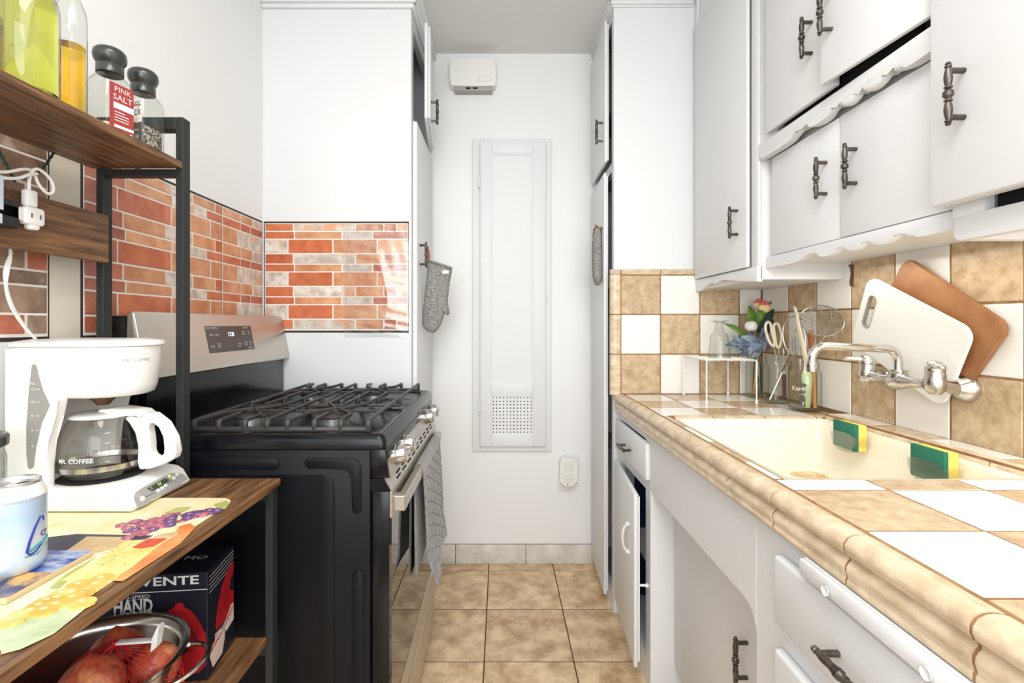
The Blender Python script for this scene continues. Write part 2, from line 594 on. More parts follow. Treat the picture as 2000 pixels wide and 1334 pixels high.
def struct(o):
    o['kind'] = 'structure'
    return o


def at(px, py, Y):
    """the point of the scene at depth Y that the photograph shows at pixel px, py"""
    return Vector(((px - VX) * Y / F_PX, Y, CAM_Z - (py - VY) * Y / F_PX))


# shared pull handle: turned bar on two posts, standing off towards -X
def _handle_mesh():
    half = [(0, -.052), (.0028, -.0515), (.0044, -.049), (.003, -.0465), (.0052, -.0455), (.0052, -.0435), (.0034, -.0425),
            (.0046, -.038), (.0060, -.030), (.0062, -.024), (.0050, -.016), (.0034, -.0125), (.0060, -.0118), (.0060, -.0098),
            (.0036, -.0088), (.0046, -.0062), (.0074, -.0035), (.0076, 0)]
    prof = half + [(r, -z) for r, z in half[-2::-1]]
    b = MB()
    b.lathe(prof, c=(-.026, 0, 0), seg=12)
    for s in (-1, 1):
        b.cyl((-.026, 0, s * .0381), (0, 0, s * .0381), .0046, seg=10)
    return b.mesh('handle', PEWTER)


HANDLE = _handle_mesh()


def handle(parent, loc, out=-1, horizontal=False, bent=0.0):
    o = bpy.data.objects.new('handle', HANDLE)
    COL.objects.link(o)
    o.parent = parent
    o.location = Vector(loc) - origin_of(parent)
    o.rotation_euler = (math.pi / 2 if horizontal else 0, 0, (math.pi if out > 0 else 0) + bent)
    o['label'] = 'dark pewter turned pull handle'
    return o

# ================================================================== setting
XL, XR, YB, ZC = -0.917, 1.037, 2.357, 2.461
YR = -1.9

b = MB(); b.box(XL - .1, XR + .1, YR, YB + .1, -.06, -.0008)
floor = struct(b.obj('floor', FGROUT, smooth=0))
# floor tiles: grid 0.307 m, a groove between them
gx0, gp = -.0566, .307
gy0 = 2.2836
for i in range(-3, 4):
    for j in range(-9, 2):
        x0, x1 = gx0 + gp * i, gx0 + gp * (i + 1)
        y1, y0 = gy0 + gp * j, gy0 + gp * (j - 1)
        x0, x1, y0, y1 = max(x0, XL), min(x1, XR), max(y0, -.3), min(y1, YB)
        if x1 - x0 < .03 or y1 - y0 < .03:
            continue
        g = .0020
        b = MB(); b.box(x0 + g, x1 - g, y0 + g, y1 - g, -.002, .0 + random.uniform(-.0003, .0003), bev=.0012, seg=1)
        b.obj('tile', FTILE, floor, smooth=0)

b = MB(); b.box(XL - .1, XR + .1, YR, YB + .1, ZC, ZC + .08)
struct(b.obj('ceiling', CEIL, smooth=0))
b = MB(); b.box(XL - .1, XL, YR, YB, 0, ZC)
wall_left = struct(b.obj('wall_left', WALL, smooth=0))
b = MB(); b.box(XR + .003, XR + .1, YR, YB, 0, ZC)
wall_right = struct(b.obj('wall_right', WALL, smooth=0))
b = MB(); b.box(XL - .1, XR + .1, YB, YB + .1, 0, ZC)
wall_back = struct(b.obj('wall_back', WALL, smooth=0))
# wall behind the camera with a wide window opening
b = MB()
b.box(XL - .1, XR + .1, YR - .1, YR, 0, .62); b.box(XL - .1, XR + .1, YR - .1, YR, 2.42, ZC)
b.box(XL - .1, -.80, YR - .1, YR, .62, 2.42); b.box(.98, XR + .1, YR - .1, YR, .62, 2.42)
struct(b.obj('wall_front', WALL, smooth=0))
b = MB()
b.box(-.80, .98, YR - .08, YR - .02, .62, .67); b.box(-.80, .98, YR - .08, YR - .02, 2.37, 2.42)
b.box(-.80, -.75, YR - .08, YR - .02, .67, 2.37); b.box(.93, .98, YR - .08, YR - .02, .67, 2.37)
b.box(.07, .11, YR - .08, YR - .02, .67, 2.37)
struct(b.obj('window_1', CAB, smooth=0))

# base tiles along the end wall
b = MB(); b.box(-.36, .47, YB - .004, YB - .0002, 0, .094)
bb = struct(b.obj('baseboard_back', GROUT, smooth=0))
for x0, x1 in ((-.36, -.2175), (-.2175, .121), (.121, .459)):
    b = MB(); b.box(x0 + .0012, x1 - .0012, YB - .011, YB - .002, .001, .093, bev=.002)
    b.obj('tile', BASET, bb)

# ================================================================== tall cabinet left of the end wall
XF = -.345
tc = thing('tall_cabinet', 'tall white cabinet beside the stove with upper door ajar and brick panel on its side', 'cabinet', (-.63, 2.118, 0))
b = MB()
b.box(XL, XF, 1.88, 1.90, 0, ZC)                      # side towards the stove
b.box(XL, XF - .02, YB - .015, YB, 0, ZC)
b.box(XF - .02, XF, 1.90, 1.925, 0, ZC); b.box(XF - .02, XF, 2.31, YB, 0, ZC)
b.box(XF - .02, XF, 1.925, 2.31, 2.315, ZC); b.box(XF - .02, XF, 1.925, 2.31, 1.915, 1.965)
b.box(XF - .02, XF, 1.925, 2.31, 0, .07)
b.obj('carcass', CAB, tc, smooth=0)
b = MB(); b.box(XL, XF - .02, 1.90, YB - .015, 1.90, 1.915); b.box(XL + .001, XL + .01, 1.9, YB - .015, 0.05, ZC)
b.obj('shelf', CAB, tc, smooth=0)
b = MB(); b.box(XF + .0005, XF + .0185, 1.905, 2.335, .05, 1.948, bev=.004)
d = b.obj('door', CAB, tc)
handle(d, (XF + .0185, 1.965, 1.434), out=1)
# upper door swung a little into the aisle
p0, p1 = Vector((XF + .012, 2.315, 0)), Vector((-.292, 1.925, 0))
ang = math.atan2(p1.y - p0.y, p1.x - p0.x)
Md = Matrix.Translation(p0) @ Matrix.Rotation(ang, 4, 'Z')
Ld = (p1 - p0).length
b = MB(); b.box(0, Ld, -.009, .004, 1.968, 2.345, bev=.003, M=Md); b.box(.012, Ld - .012, .004, .014, 1.975, 2.338, bev=.003, M=Md)
d = b.obj('door', CAB, tc)
q = Md @ Vector((Ld - .06, .014, 2.02))
handle(d, q, out=1, bent=.14)
b = MB()
for k, (pr, z0, z1) in enumerate(((.012, 2.368, 2.385), (.022, 2.385, 2.425), (.034, 2.425, ZC))):
    b.box(XL, XF + pr, 1.88 - pr, 1.88, z0, z1, bev=.003); b.box(XF, XF + pr, 1.88 - pr * .5, YB, z0, z1, bev=.003)
b.obj('crown_molding', CAB, tc)

# ================================================================== tall cabinet right of the end wall
XG, YG = .452, 1.952
tr = thing('tall_cabinet', 'tall white pantry cabinet right of end wall, two narrow doors ajar, tiled side', 'cabinet', (.74, 2.15, 0))
b = MB()
b.box(XG, XR, YG, YG + .02, 0, ZC); b.box(XG + .02, XR, YB - .015, YB, 0, ZC)
b.box(XG, XG + .02, YG + .02, YG + .034, 0, ZC); b.box(XG, XG + .02, 2.315, YB, 0, ZC)
b.box(XG, XG + .02, YG + .034, 2.315, 2.385, ZC); b.box(XG, XG + .02, YG + .034, 2.315, 1.775, 1.81); b.box(XG, XG + .02, YG + .034, 2.315, 0, .07)
b.obj('carcass', CAB, tr, smooth=0)
b = MB()
for z in (.07, .62, 1.30, 1.79, 2.05):
    b.box(XG + .02, XR - .02, YG + .02, YB - .015, z, z + .015)
b.box(XR - .02, XR - .012, YG + .02, YB - .015, .07, 2.38)
b.obj('shelf', CAB_IN, tr, smooth=0)
for z0, z1, hz, near in ((1.815, 2.39, 1.954, .423), (.055, 1.772, 1.516, .420)):
    p0, p1 = Vector((XG - .001, 2.33, 0)), Vector((near + .018, 1.985, 0))
    ang = math.atan2(p1.y - p0.y, p1.x - p0.x)
    Md = Matrix.Translation(p0) @ Matrix.Rotation(ang, 4, 'Z')
    Ld = (p1 - p0).length
    b = MB(); b.box(0, Ld, -.018, -.008, z0, z1, bev=.003, M=Md); b.box(.012, Ld - .01, -.008, 0, z0 + .01, z1 - .01, M=Md)
    d = b.obj('door', CAB, tr)
    handle(d, Md @ Vector((Ld - .045, -.018, hz)), out=-1)
b = MB()
for k, (pr, z0, z1) in enumerate(((.006, 2.421, 2.430), (.012, 2.430, 2.445), (.018, 2.445, ZC))):
    b.box(XG - pr, XR - .27, YG - pr, YG, z0, z1, bev=.002); b.box(XG - pr, XG, YG - pr * .5, YB, z0, z1, bev=.002)
b.obj('crown_molding', CAB, tr)
# tiled splash on its side, above the counter end
YT = 1.932
b = MB(); b.box(.4445, XR, YT + .002, YG, .8705, 1.366)
b.obj('grout', GROUT, tr, smooth=0)
xs = [.476, .633, .789, .9455, 1.033]
zs = [.8775, 1.0355, 1.193, 1.349]
for r in range(3):
    for c in range(4):
        b = MB(); b.box(xs[c] + .002, xs[c + 1] - .002, YT, YT + .006, zs[r] + .002, zs[r + 1] - .002, bev=.0018, seg=1)
        b.obj('tile', BEIGE if (c + r) % 2 == 0 else WHITE_T, tr)
zz = [.872, 1.0355, 1.193, 1.352]
for r in range(3):                                   # rounded end pieces down the free edge
    pts = [(.474, YT), (.452, YT - .003), (.442, YT + .0), (.436, YT + .006), (.4345, YT + .016), (.438, YG + .0), (.474, YG + .0)]
    b = MB(); b.prism(pts, zz[r] + .0015, zz[r + 1] - .0015, 'XY', bev=.001, seg=1)
    b.obj('edge_tile', TRIM_T, tr)
xe = [.4345, .476, .633, .789]
for c in range(3):                                   # cap row on top
    pts = [(YT, 1.3515), (YT - .003, 1.362), (YT + .002, 1.370), (YT + .010, 1.3735), (YG, 1.3735), (YG, 1.3515)]
    b = MB(); b.prism(pts, xe[c] + .0015, xe[c + 1] - .0015, 'YZ', bev=.001, seg=1)
    b.obj('edge_tile', TRIM_T, tr)
# things glimpsed inside
o = MB().box(.475, .53, YG + .04, YG + .12, 1.8052, 1.945, bev=.004).obj('food_packet', ORANGE_BOX)
tag(o, 'orange packet glimpsed behind ajar upper door of right tall cabinet', 'packet')
o = MB().box(.475, .54, YG + .04, YG + .13, 1.3152, 1.53, bev=.004).obj('food_packet', RED_BOX)
tag(o, 'red packet glimpsed behind ajar lower door of right tall cabinet', 'packet')

# ================================================================== tiled splash on the right wall
b = MB(); b.box(XR - .004, XR + .003, .10, 1.928, .80, 1.345)
b.obj('grout', GROUT, wall_right, smooth=0)
ys = [1.925] + [1.752 - .158 * k for k in range(10)]
zr = [.887, 1.0435, 1.199, 1.350]
for r in range(3):
    for c in range(10):
        b = MB(); b.box(XR - .006, XR + .001, ys[c + 1] + .0025, ys[c] - .0025, zr[r] + .0025, zr[r + 1] - .0025, bev=.0018, seg=1)
        b.obj('tile', BEIGE if (c + r) % 2 == 1 else WHITE_T, wall_right)
# torn wall edge under the corner cabinet
b = MB(); random.seed(3)
pl = [(1.445, 1.33), (1.425, 1.33)] + [(1.425 + random.uniform(-.003, .003), 1.33 - .011 * k) for k in range(1, 7)] + [(1.438, 1.268), (1.440, 1.28), (1.434, 1.30), (1.436, 1.32)]
b.prism(pl, XR - .0085, XR - .006, 'YZ')
b.obj('trim_1', AGED, wall_right, smooth=0)

# ================================================================== counter
ct = thing('countertop', 'checkered white and tan tiled countertop with rounded tan edge tiles', 'countertop', (.74, .95, .80))
SX0, SX1, SY0, SY1 = .512, .957, .876, 1.444
b = MB()
ZT = .8775
b.box(.478, SX0 - .004, -.25, 1.93, .81, ZT - .0008); b.box(SX1 + .004, XR - .002, -.25, 1.93, .81, ZT - .0008)
b.box(SX0 - .004, SX1 + .004, -.25, SY0 - .004, .81, ZT - .0008); b.box(SX0 - .004, SX1 + .004, SY1 + .016, 1.93, .81, ZT - .0008)
b.obj('grout', GROUT, ct, smooth=0)


def ctile(x0, x1, y0, y1, white, g=.0022, z=ZT):
    b = MB(); b.box(x0 + g, x1 - g, y0 + g, y1 - g, z - .006, z + random.uniform(-.0003, .0003), bev=.0012, seg=1)
    b.obj('tile', WHITE_T if white else BEIGE, ct)


xg = [.489, .637, .790, .944, XR - .006]
yg = [1.928, 1.770, 1.616, 1.478]
for r in range(3):
    for c in range(4):
        ctile(xg[c], xg[c + 1], yg[r + 1], yg[r], (r + c) % 2 == 0)
# strip in front of the sink
ye = [1.478, 1.312, 1.150, .985, SY0]
for k in range(4):
    ctile(.489, SX0 - .004, ye[k + 1], ye[k], k % 2 == 1)
# near field
xn = [.489, .650, .812, .970, XR - .006]
yn = [SY0 - .004, .816, .655, .494, .333, .172, .011]
for r in range(6):
    for c in range(4):
        if r == 0 and c == 3:
            continue
        ctile(xn[c], xn[c + 1], yn[r + 1], yn[r], (r + c) % 2 == 0)
ctile(.970, XR - .006, .816, SY0 - .004, False)
# edge pieces along the front
PROF = [(.4835, .8772), (.477, .8790), (.469, .8798), (.461, .8788), (.4535, .8750), (.4485, .8680), (.448, .861), (.4515, .854), (.4565, .850),
        (.4575, .8465), (.4545, .8435), (.451, .8385), (.4505, .832), (.4525, .8265), (.4532, .8225), (.4515, .8205), (.451, .814), (.4545, .8115),
        (.4845, .8115)]
yj = [1.93, 1.793, 1.63, 1.467, 1.306, 1.144, .979, .811, .639, .466, .30, .137, -.03]
for k in range(len(yj) - 1):
    b = MB(); b.prism(PROF, yj[k + 1] + .0024, yj[k] - .0024, 'XZ')
    b.obj('edge_tile', TRIM_T, ct, smooth=60)
PG = [(x + .0016 if x < .48 else x, z - .0016 if z > .85 else z) for x, z in PROF]
b = MB(); b.prism(PG, -.03, 1.93, 'XZ'); b.obj('grout', GROUT, ct, smooth=60)
# sloping pieces at the far side of the sink
PS = [(1.476, .8795), (1.468, .8795), (1.459, .876), (1.450, .869), (1.444, .858), (1.444, .852), (1.476, .852)]
xj = [.520, .637, .790, .944, .985]
for k in range(4):
    b = MB(); b.prism(PS, xj[k] + .0016, xj[k + 1] - .0016, 'YZ'); b.obj('edge_tile', TRIM_T, ct, smooth=50)
b = MB(); b.prism([(y + .0015, z - .0015) for y, z in PS], .505, .985, 'YZ'); b.obj('grout', GROUT, ct, smooth=50)
# raised ledge behind the sink
PL = [(.978, .8915), (.969, .8905), (.961, .886), (.957, .878), (.957, .866), (.978, .866)]
yl = [1.440, 1.282, 1.117, .957, .797, .636, .475, .31]
for k in range(7):
    b = MB(); b.prism(PL, yl[k + 1] + .0016, yl[k] - .0016, 'XZ'); b.obj('edge_tile', TRIM_T, ct, smooth=50)
    b = MB(); b.box(.9785, XR - .0065, yl[k + 1] + .0016, yl[k] - .0016, .876, .891, bev=.001, seg=1)
    b.obj('tile', WHITE_T if k % 2 == 0 else BEIGE, ct)
b = MB(); b.box(.960, XR - .002, .31, 1.444, .866, .8885); b.obj('grout', GROUT, ct, smooth=0)

# ================================================================== sink
sk = thing('sink', 'cream enamelled kitchen sink set into tiled counter', 'sink', (.735, 1.16, .70))


def rr3(x0, x1, y0, y1, r, z):
    return [(x, y, z) for x, y in rrect(x0, x1, y0, y1, r, 6)]


b = MB()
b.loft([rr3(SX0, SX1, SY0, SY1, .012, .868), rr3(SX0, SX1, SY0, SY1, .012, .8755), rr3(SX0 + .006, SX1 - .006, SY0 + .006, SY1 - .006, .016, .8755),
        rr3(SX0 + .010, SX1 - .010, SY0 + .010, SY1 - .010, .03, .868), rr3(SX0 + .016, SX1 - .014, SY0 + .016, SY1 - .014, .05, .775),
        rr3(SX0 + .028, SX1 - .026, SY0 + .028, SY1 - .026, .05, .746), rr3(SX0 + .06, SX1 - .06, SY0 + .06, SY1 - .05, .04, .735)], cap0=False)
b.obj('basin', ENAMEL, sk, smooth=50)
b = MB()
b.loft([rr3(SX0 - .003, SX1 + .003, SY0 - .003, SY1 + .003, .012, .866), rr3(SX0 - .003, SX1 + .003, SY0 - .003, SY1 + .003, .012, .70)], cap0=False)
b.obj('basin_shell', AGED, sk, smooth=50)
b = MB(); b.lathe([(0, .7356), (.018, .7356), (.022, .7375), (.04, .7378), (.043, .7353)], c=(.735, 1.16, 0), seg=24); b.obj('drain', STEEL_P, sk)
b = MB(); b.prism([(x, y) for x, y in ellipse(.862, 1.358, .056, .033, 24)], .7352, .7356); b.obj('rust_patch', RUST, sk, smooth=0)

# ================================================================== base cabinets on the right
XB = .468
bc = thing('base_cabinet', 'narrow white base cabinet by pantry with one drawer over an open door', 'cabinet', (.75, 1.73, 0))
b = MB()
b.box(XB, XR - .012, 1.525, 1.545, .0, .81); b.box(XB, XR - .012, 1.93, 1.95, 0, .81)
b.box(XB, XB + .018, 1.545, 1.575, 0, .81); b.box(XB, XB + .018, 1.90, 1.93, 0, .81)
b.box(XB, XB + .018, 1.575, 1.90, .785, .81); b.box(XB, XB + .018, 1.575, 1.90, .625, .668); b.box(XB, XB + .018, 1.575, 1.90, 0, .085)
b.obj('carcass', CAB, bc, smooth=0)
b = MB(); b.box(XB + .018, XR - .02, 1.545, 1.93, .075, .088); b.obj('shelf', CAB, bc, smooth=0)
b = MB(); b.box(XB + .03, XR - .02, 1.545, 1.93, .34, .355); b.obj('shelf', CAB, bc, smooth=0)
b = MB(); b.box(XR - .03, XR - .02, 1.545, 1.93, .09, .78); b.box(XB + .06, XR - .03, 1.920, 1.929, .09, .78)
b.obj('liner', NAVYIN, bc, smooth=0)
b = MB(); b.box(XB - .016, XB, 1.523, 1.925, .667, .782, bev=.004); dr = b.obj('drawer', CAB, bc)
handle(dr, (XB - .016, 1.735, .716), horizontal=True)
p0, p1 = Vector((XB - .001, 1.918, 0)), Vector((.436, 1.522, 0))
ang = math.atan2(p1.y - p0.y, p1.x - p0.x)
Md = Matrix.Translation(p0) @ Matrix.Rotation(ang, 4, 'Z')
Ld = (p1 - p0).length
b = MB(); b.box(0, Ld, -.020, -.008, .082, .624, bev=.003, M=Md); b.box(.014, Ld - .010, -.008, 0, .095, .612, M=Md)
d = b.obj('door', CAB, bc)
b = MB()
hp = []
for k in range(13):
    t = math.pi * k / 12
    hp.append(Md @ Vector((Ld - .085, -.020 - .022 * math.sin(t), .452 - .047 * math.cos(t))))
b.tube(hp, [.006 if 1 < k < 11 else .009 for k in range(13)], seg=8, flat=(1.5, .7))
h = b.obj('handle', WPLAST, d); h['label'] = 'white arched pull handle'
b = MB(); b.cyl(Md @ Vector((Ld - .02, 0, .33)), Md @ Vector((Ld - .02, .02, .33)), .004); b.sphere(Md @ Vector((Ld - .02, .024, .33)), .007, seg=10, rings=6)
b.obj('latch', WPLAST, d)
# pans glimpsed inside
for z, lab in ((.356, 'dark pan on upper shelf inside open base cabinet'), (.089, 'dark pan on bottom inside open base cabinet')):
    p = thing('pan', lab, 'pan', (.64, 1.69, z))
    b = MB(); b.lathe([(0, z + .001), (.085, z + .001), (.105, z + .015), (.110, z + .085), (.113, z + .087), (.107, z + .085), (.10, z + .018), (0, z + .006)], c=(.64, 1.69, 0))
    b.obj('bowl', PAN, p)
    b = MB(); b.tube([(.57, 1.61, z + .075), (.545, 1.585, z + .082), (.518, 1.575, z + .084)], [.009, .008, .009], seg=8, flat=(1.4, .7)); b.obj('handle', PAN, p)

sb = thing('sink_cabinet', 'white recessed cabinet under the sink behind a deep plain apron board', 'cabinet', (.78, 1.21, 0))
b = MB()
ap = [(1.5248, .811), (.8925, .811), (.8925, .588), (.897, .606), (.905, .620), (.918, .630), (.935, .634), (1.5248, .634)]
b.prism(ap, XB, XB + .02, 'YZ', bev=.002, seg=1)
b.obj('apron', CAB, sb, smooth=0)
b = MB(); b.box(.556, .574, .893, 1.5248, .08, .81); b.box(.60, XR - .012, .893, 1.5248, .06, .08); b.box(.60, .62, .893, 1.5248, 0, .06)
b.obj('carcass', CAB, sb, smooth=0)
b = MB(); b.box(.540, .556, .90, 1.516, .09, .805, bev=.003); d = b.obj('door', CAB, sb)
handle(d, (.540, 1.068, .419))

db = thing('drawer_cabinet', 'white near base cabinet with drawers under the counter edge', 'cabinet', (.75, .35, 0))
b = MB(); b.box(XB, XR - .012, -.25, .892, 0, .8105); b.obj('carcass', CAB, db, smooth=0)
for z0, z1, hz in ((.665, .776, .716), (.44, .622, .53), (.20, .40, .30)):
    b = MB(); b.box(XB - .018, XB, -.02, .806, z0, z1, bev=.006, seg=3); d = b.obj('drawer', CAB, db)
    handle(d, (XB - .018, .612, hz), horizontal=True)
b = MB(); b.box(.440, XB - .0185, .446, .722, .786, .8105, bev=.004, seg=2); b.box(XB - .019, XB, .446, .722, .788, .8105)
bt = b.obj('batten', CAB, db)
for y in (.655, .50):
    b = MB(); b.lathe([(0, 0), (.004, 0), (.0065, -.002), (.007, -.004)], M=Matrix.Translation((.4385, y, .797)) @ Matrix.Rotation(math.pi / 2, 4, 'Y'), seg=12)
    b.obj('screw', CAB, bt)

# ================================================================== wall cabinets on the right
def scallop(y0, y1, zt, zlow, zcusp, cusps, n=8):
    """board outline from y1 (far) to y0 (near): lower edge made of lobes that meet in cusps"""
    ks = [y1] + cusps + [y0]
    pts = [(y0, zt), (y1, zt)]
    for a, c in zip(ks, ks[1:]):
        for k in range(n + 1):
            t = k / n
            y = a + (c - a) * t
            za = zcusp if a != y1 else zlow
            zb = zcusp if c != y0 else zlow
            base = za + (zb - za) * t
            pts.append((y, min(base, base + (zlow - base) * (math.sin(math.pi * t) ** .6 if True else 0))))
    out = []
    for p in pts:
        if not out or (abs(out[-1][0] - p[0]) + abs(out[-1][1] - p[1])) > 1e-5:
            out.append(p)
    return out


# A: tall corner cabinet
ca = thing('wall_cabinet', 'tall narrow white corner wall cabinet above the wire rack with a single door', 'cabinet', (.91, 1.70, 1.283))
b = MB(); b.box(.785, XR - .0065, 1.47, 1.951, 1.29, ZC); b.box(.775, .785, 1.47, 1.51, 1.326, ZC, bev=.003)
b.box(.775, .785, 1.922, 1.951, 1.326, ZC, bev=.003)
b.obj('carcass', CAB, ca)
prof = [(1.930, 1.330), (1.930, 1.283), (1.885, 1.283), (1.86, 1.286), (1.83, 1.296), (1.80, 1.306), (1.782, 1.309), (1.765, 1.304), (1.748, 1.298), (1.732, 1.300),
        (1.718, 1.309), (1.705, 1.311), (1.66, 1.305), (1.60, 1.297), (1.55, 1.291), (1.47, 1.283), (1.47, 1.330)]
b = MB(); b.prism(prof, .771, .790, 'YZ', bev=.003); b.obj('valance', CAB, ca)
b = MB(); b.box(.763, .7745, 1.515, 1.922, 1.332, 2.33, bev=.003); d = b.obj('door', CAB, ca)
handle(d, (.763, 1.572, 1.482))

# B: two-tier cabinet over the sink
cb = thing('wall_cabinet', 'two-tier white wall cabinet over the sink with scalloped valances', 'cabinet', (.92, 1.16, 1.32))
b = MB()
b.box(.815, XR - .0065, .857, 1.4695, 1.338, 1.35); b.box(.815, XR - .0065, .857, 1.4695, 1.66, 1.675)
b.box(.815, XR - .0065, 1.45, 1.4695, 1.35, 1.66); b.box(.815, XR - .0065, .857, .875, 1.35, 1.66)
b.box(.815, .826, .875, 1.45, 1.35, 1.66)
b.box(.797, XR - .0065, 1.445, 1.4695, 1.675, ZC); b.box(.797, XR - .0065, .857, .875, 1.675, ZC)
b.box(1.015, XR - .0065, .875, 1.445, 1.675, ZC)
b.box(.797, .815, 1.40, 1.445, 1.70, ZC)
b.obj('carcass', CAB, cb, smooth=0)
b = MB(); b.box(.797, 1.015, .875, 1.4, 1.6755, 1.679); b.box(.80, .81, .93, 1.37, 1.71, 2.35); b.obj('inside', DARK, cb, smooth=0)  # dark sheets stand in for the shade behind the upper doors
b = MB(); b.prism(scallop(.857, 1.4695, 1.356, 1.321, 1.343, [1.248, 1.145, 1.068, .979]), .797, .815, 'YZ', bev=.004, seg=2); b.obj('valance', CAB, cb)
b = MB(); b.prism(scallop(.857, 1.4695, 1.695, 1.645, 1.667, [1.256, 1.125, 1.057, .979]), .774, .797, 'YZ', bev=.008, seg=3); b.obj('valance', CAB, cb)
b = MB(); b.box(.799, .8145, 1.152, 1.440, 1.357, 1.644, bev=.003); d = b.obj('door', CAB, cb); handle(d, (.799, 1.197, 1.513))
for z in (1.40, 1.585):
    MB().box(.8085, .8145, 1.440, 1.447, z, z + .035, bev=.001, seg=1).obj('hinge', CAB, d)
b = MB(); b.box(.797, .8145, .860, 1.147, 1.357, 1.644, bev=.003); d = b.obj('door', CAB, cb); handle(d, (.797, 1.094, 1.509))
b = MB(); b.box(.770, .786, 1.130, 1.420, 1.708, 2.35, bev=.003); d = b.obj('door', CAB, cb); handle(d, (.770, 1.207, 1.863))
for z in (1.745,):
    MB().box(.780, .79, 1.420, 1.427, z, z + .04, bev=.001, seg=1).obj('hinge', CAB, d)
p0, p1 = Vector((.784, .870, 0)), Vector((.755, 1.134, 0))
ang = math.atan2(p1.y - p0.y, p1.x - p0.x)
Md = Matrix.Translation(p0) @ Matrix.Rotation(ang, 4, 'Z')
Ld = (p1 - p0).length
b = MB(); b.box(0, Ld, 0.002, .014, 1.708, 2.35, bev=.003, M=Md); b.box(.01, Ld - .012, -.006, .002, 1.718, 2.34, M=Md)
d = b.obj('door', CAB, cb); handle(d, Md @ Vector((Ld - .035, .014, 1.857)), bent=-.1)

# C: nearest wall cabinet
cc = thing('wall_cabinet', 'nearest white wall cabinet at right, one large door over a plain bottom rail', 'cabinet', (.91, .58, 1.297))
b = MB()
b.box(.79, XR - .0065, .30, .853, 1.40, ZC); b.box(.79, .81, .80, .853, 1.34, 1.40)
fr = [(.300, 1.342), (.853, 1.342), (.853, 1.309), (.850, 1.302), (.842, 1.298), (.30, 1.298)]
b.prism(fr, .79, .806, 'YZ', bev=.004)
b.box(.806, XR - .0065, .30, .848, 1.318, 1.33); b.box(.806, XR - .0065, .834, .853, 1.30, 1.40)
b.obj('carcass', CAB, cc)
b = MB(); b.box(.815, .83, .30, .80, 1.33, 1.40); b.obj('inside', DARK, cc, smooth=0)  # dark strip stands in for the shade in the slot below the door
b = MB(); b.box(.755, .7885, .32, .860, 1.360, 2.35, bev=.005); d = b.obj('door', CAB, cc); handle(d, (.755, .795, 1.530))

# ================================================================== ironing board cabinet on the end wall
ib = thing('ironing_cabinet', 'tall narrow white built-in cabinet door on the end wall with perforated vent', 'cabinet', (.054, YB, .545))
b = MB()
FX0, FX1, FZ0, FZ1 = -.136, .243, .545, 2.045
YF = YB - .016
b.box(FX0, FX0 + .042, YF, YB, FZ0, FZ1, bev=.002); b.box(FX1 - .032, FX1, YF, YB, FZ0, FZ1, bev=.002)
b.box(FX0 + .042, FX1 - .032, YF, YB, FZ1 - .03, FZ1, bev=.002); b.box(FX0 + .042, FX1 - .032, YF, YB, FZ0, FZ0 + .03, bev=.002)
b.obj('frame', CAB, ib)
DX0, DX1, DZ0, DZ1 = -.098, .214, .574, 2.022
YD = YB - .038
RX0, RX1, PZ0, PZ1, VZ0, VZ1 = -.044, .153, .872, 1.968, .632, .812
b = MB()
b.box(DX0, RX0, YD, YB - .013, DZ0, DZ1, bev=.003); b.box(RX1, DX1, YD, YB - .013, DZ0, DZ1, bev=.003)
b.box(RX0, RX1, YD, YB - .013, PZ1, DZ1, bev=.0015); b.box(RX0, RX1, YD, YB - .013, VZ1, PZ0, bev=.0015); b.box(RX0, RX1, YD, YB - .013, DZ0, VZ0, bev=.0015)
d = b.obj('door', CAB, ib)
b = MB(); b.box(RX0, RX1, YD + .011, YD + .018, PZ0, PZ1)
b.ring_prism([(RX0, PZ0), (RX1, PZ0), (RX1, PZ1), (RX0, PZ1)], [(RX0 + .007, PZ0 + .007), (RX1 - .007, PZ0 + .007), (RX1 - .007, PZ1 - .007), (RX0 + .007, PZ1 - .007)],
             YD + .004, YD + .011, 'XZ')
b.obj('panel', CAB, d)
b = MB()
nx, nz = 12, 11
cw, chh = (RX1 - RX0) / nx, (VZ1 - VZ0) / nz
for i in range(nx):
    for j in range(nz):
        cx, cz = RX0 + (i + .5) * cw, VZ0 + (j + .5) * chh
        o8, i8 = [], []
        for k in range(8):
            a = math.pi / 4 * k
            sx = (cw / 2) * (1 if k in (7, 0, 1) else -1 if k in (3, 4, 5) else 0)
            sz = (chh / 2) * (1 if k in (1, 2, 3) else -1 if k in (5, 6, 7) else 0)
            o8.append((cx + sx, YD + .004, cz + sz)); i8.append((cx + .0032 * math.cos(a), YD + .004, cz + .0032 * math.sin(a)))
        V = [b.bm.verts.new(p) for p in o8]; W_ = [b.bm.verts.new(p) for p in i8]
        U = [b.bm.verts.new((p[0], p[1] + .004, p[2])) for p in i8]
        for k in range(8):
            b._f((V[k], V[(k + 1) % 8], W_[(k + 1) % 8], W_[k])); b._f((W_[k], W_[(k + 1) % 8], U[(k + 1) % 8], U[k]))
bmesh.ops.remove_doubles(b.bm, verts=b.bm.verts[:], dist=1e-5)
b.obj('vent', CAB, d, smooth=0, kind='stuff')
MB().box(RX0, RX1, YD + .014, YD + .018, VZ0, VZ1).obj('vent_backing', DARK, d, smooth=0)
for z in (1.805, .735):
    MB().box(DX0 - .010, DX0 - .001, YD + .004, YD + .017, z, z + .055, bev=.001, seg=1).obj('hinge', CAB, ib)
MB().box(DX1 + .001, DX1 + .007, YD + .004, YD + .017, 1.255, 1.30, bev=.001, seg=1).obj('latch', CAB, ib)

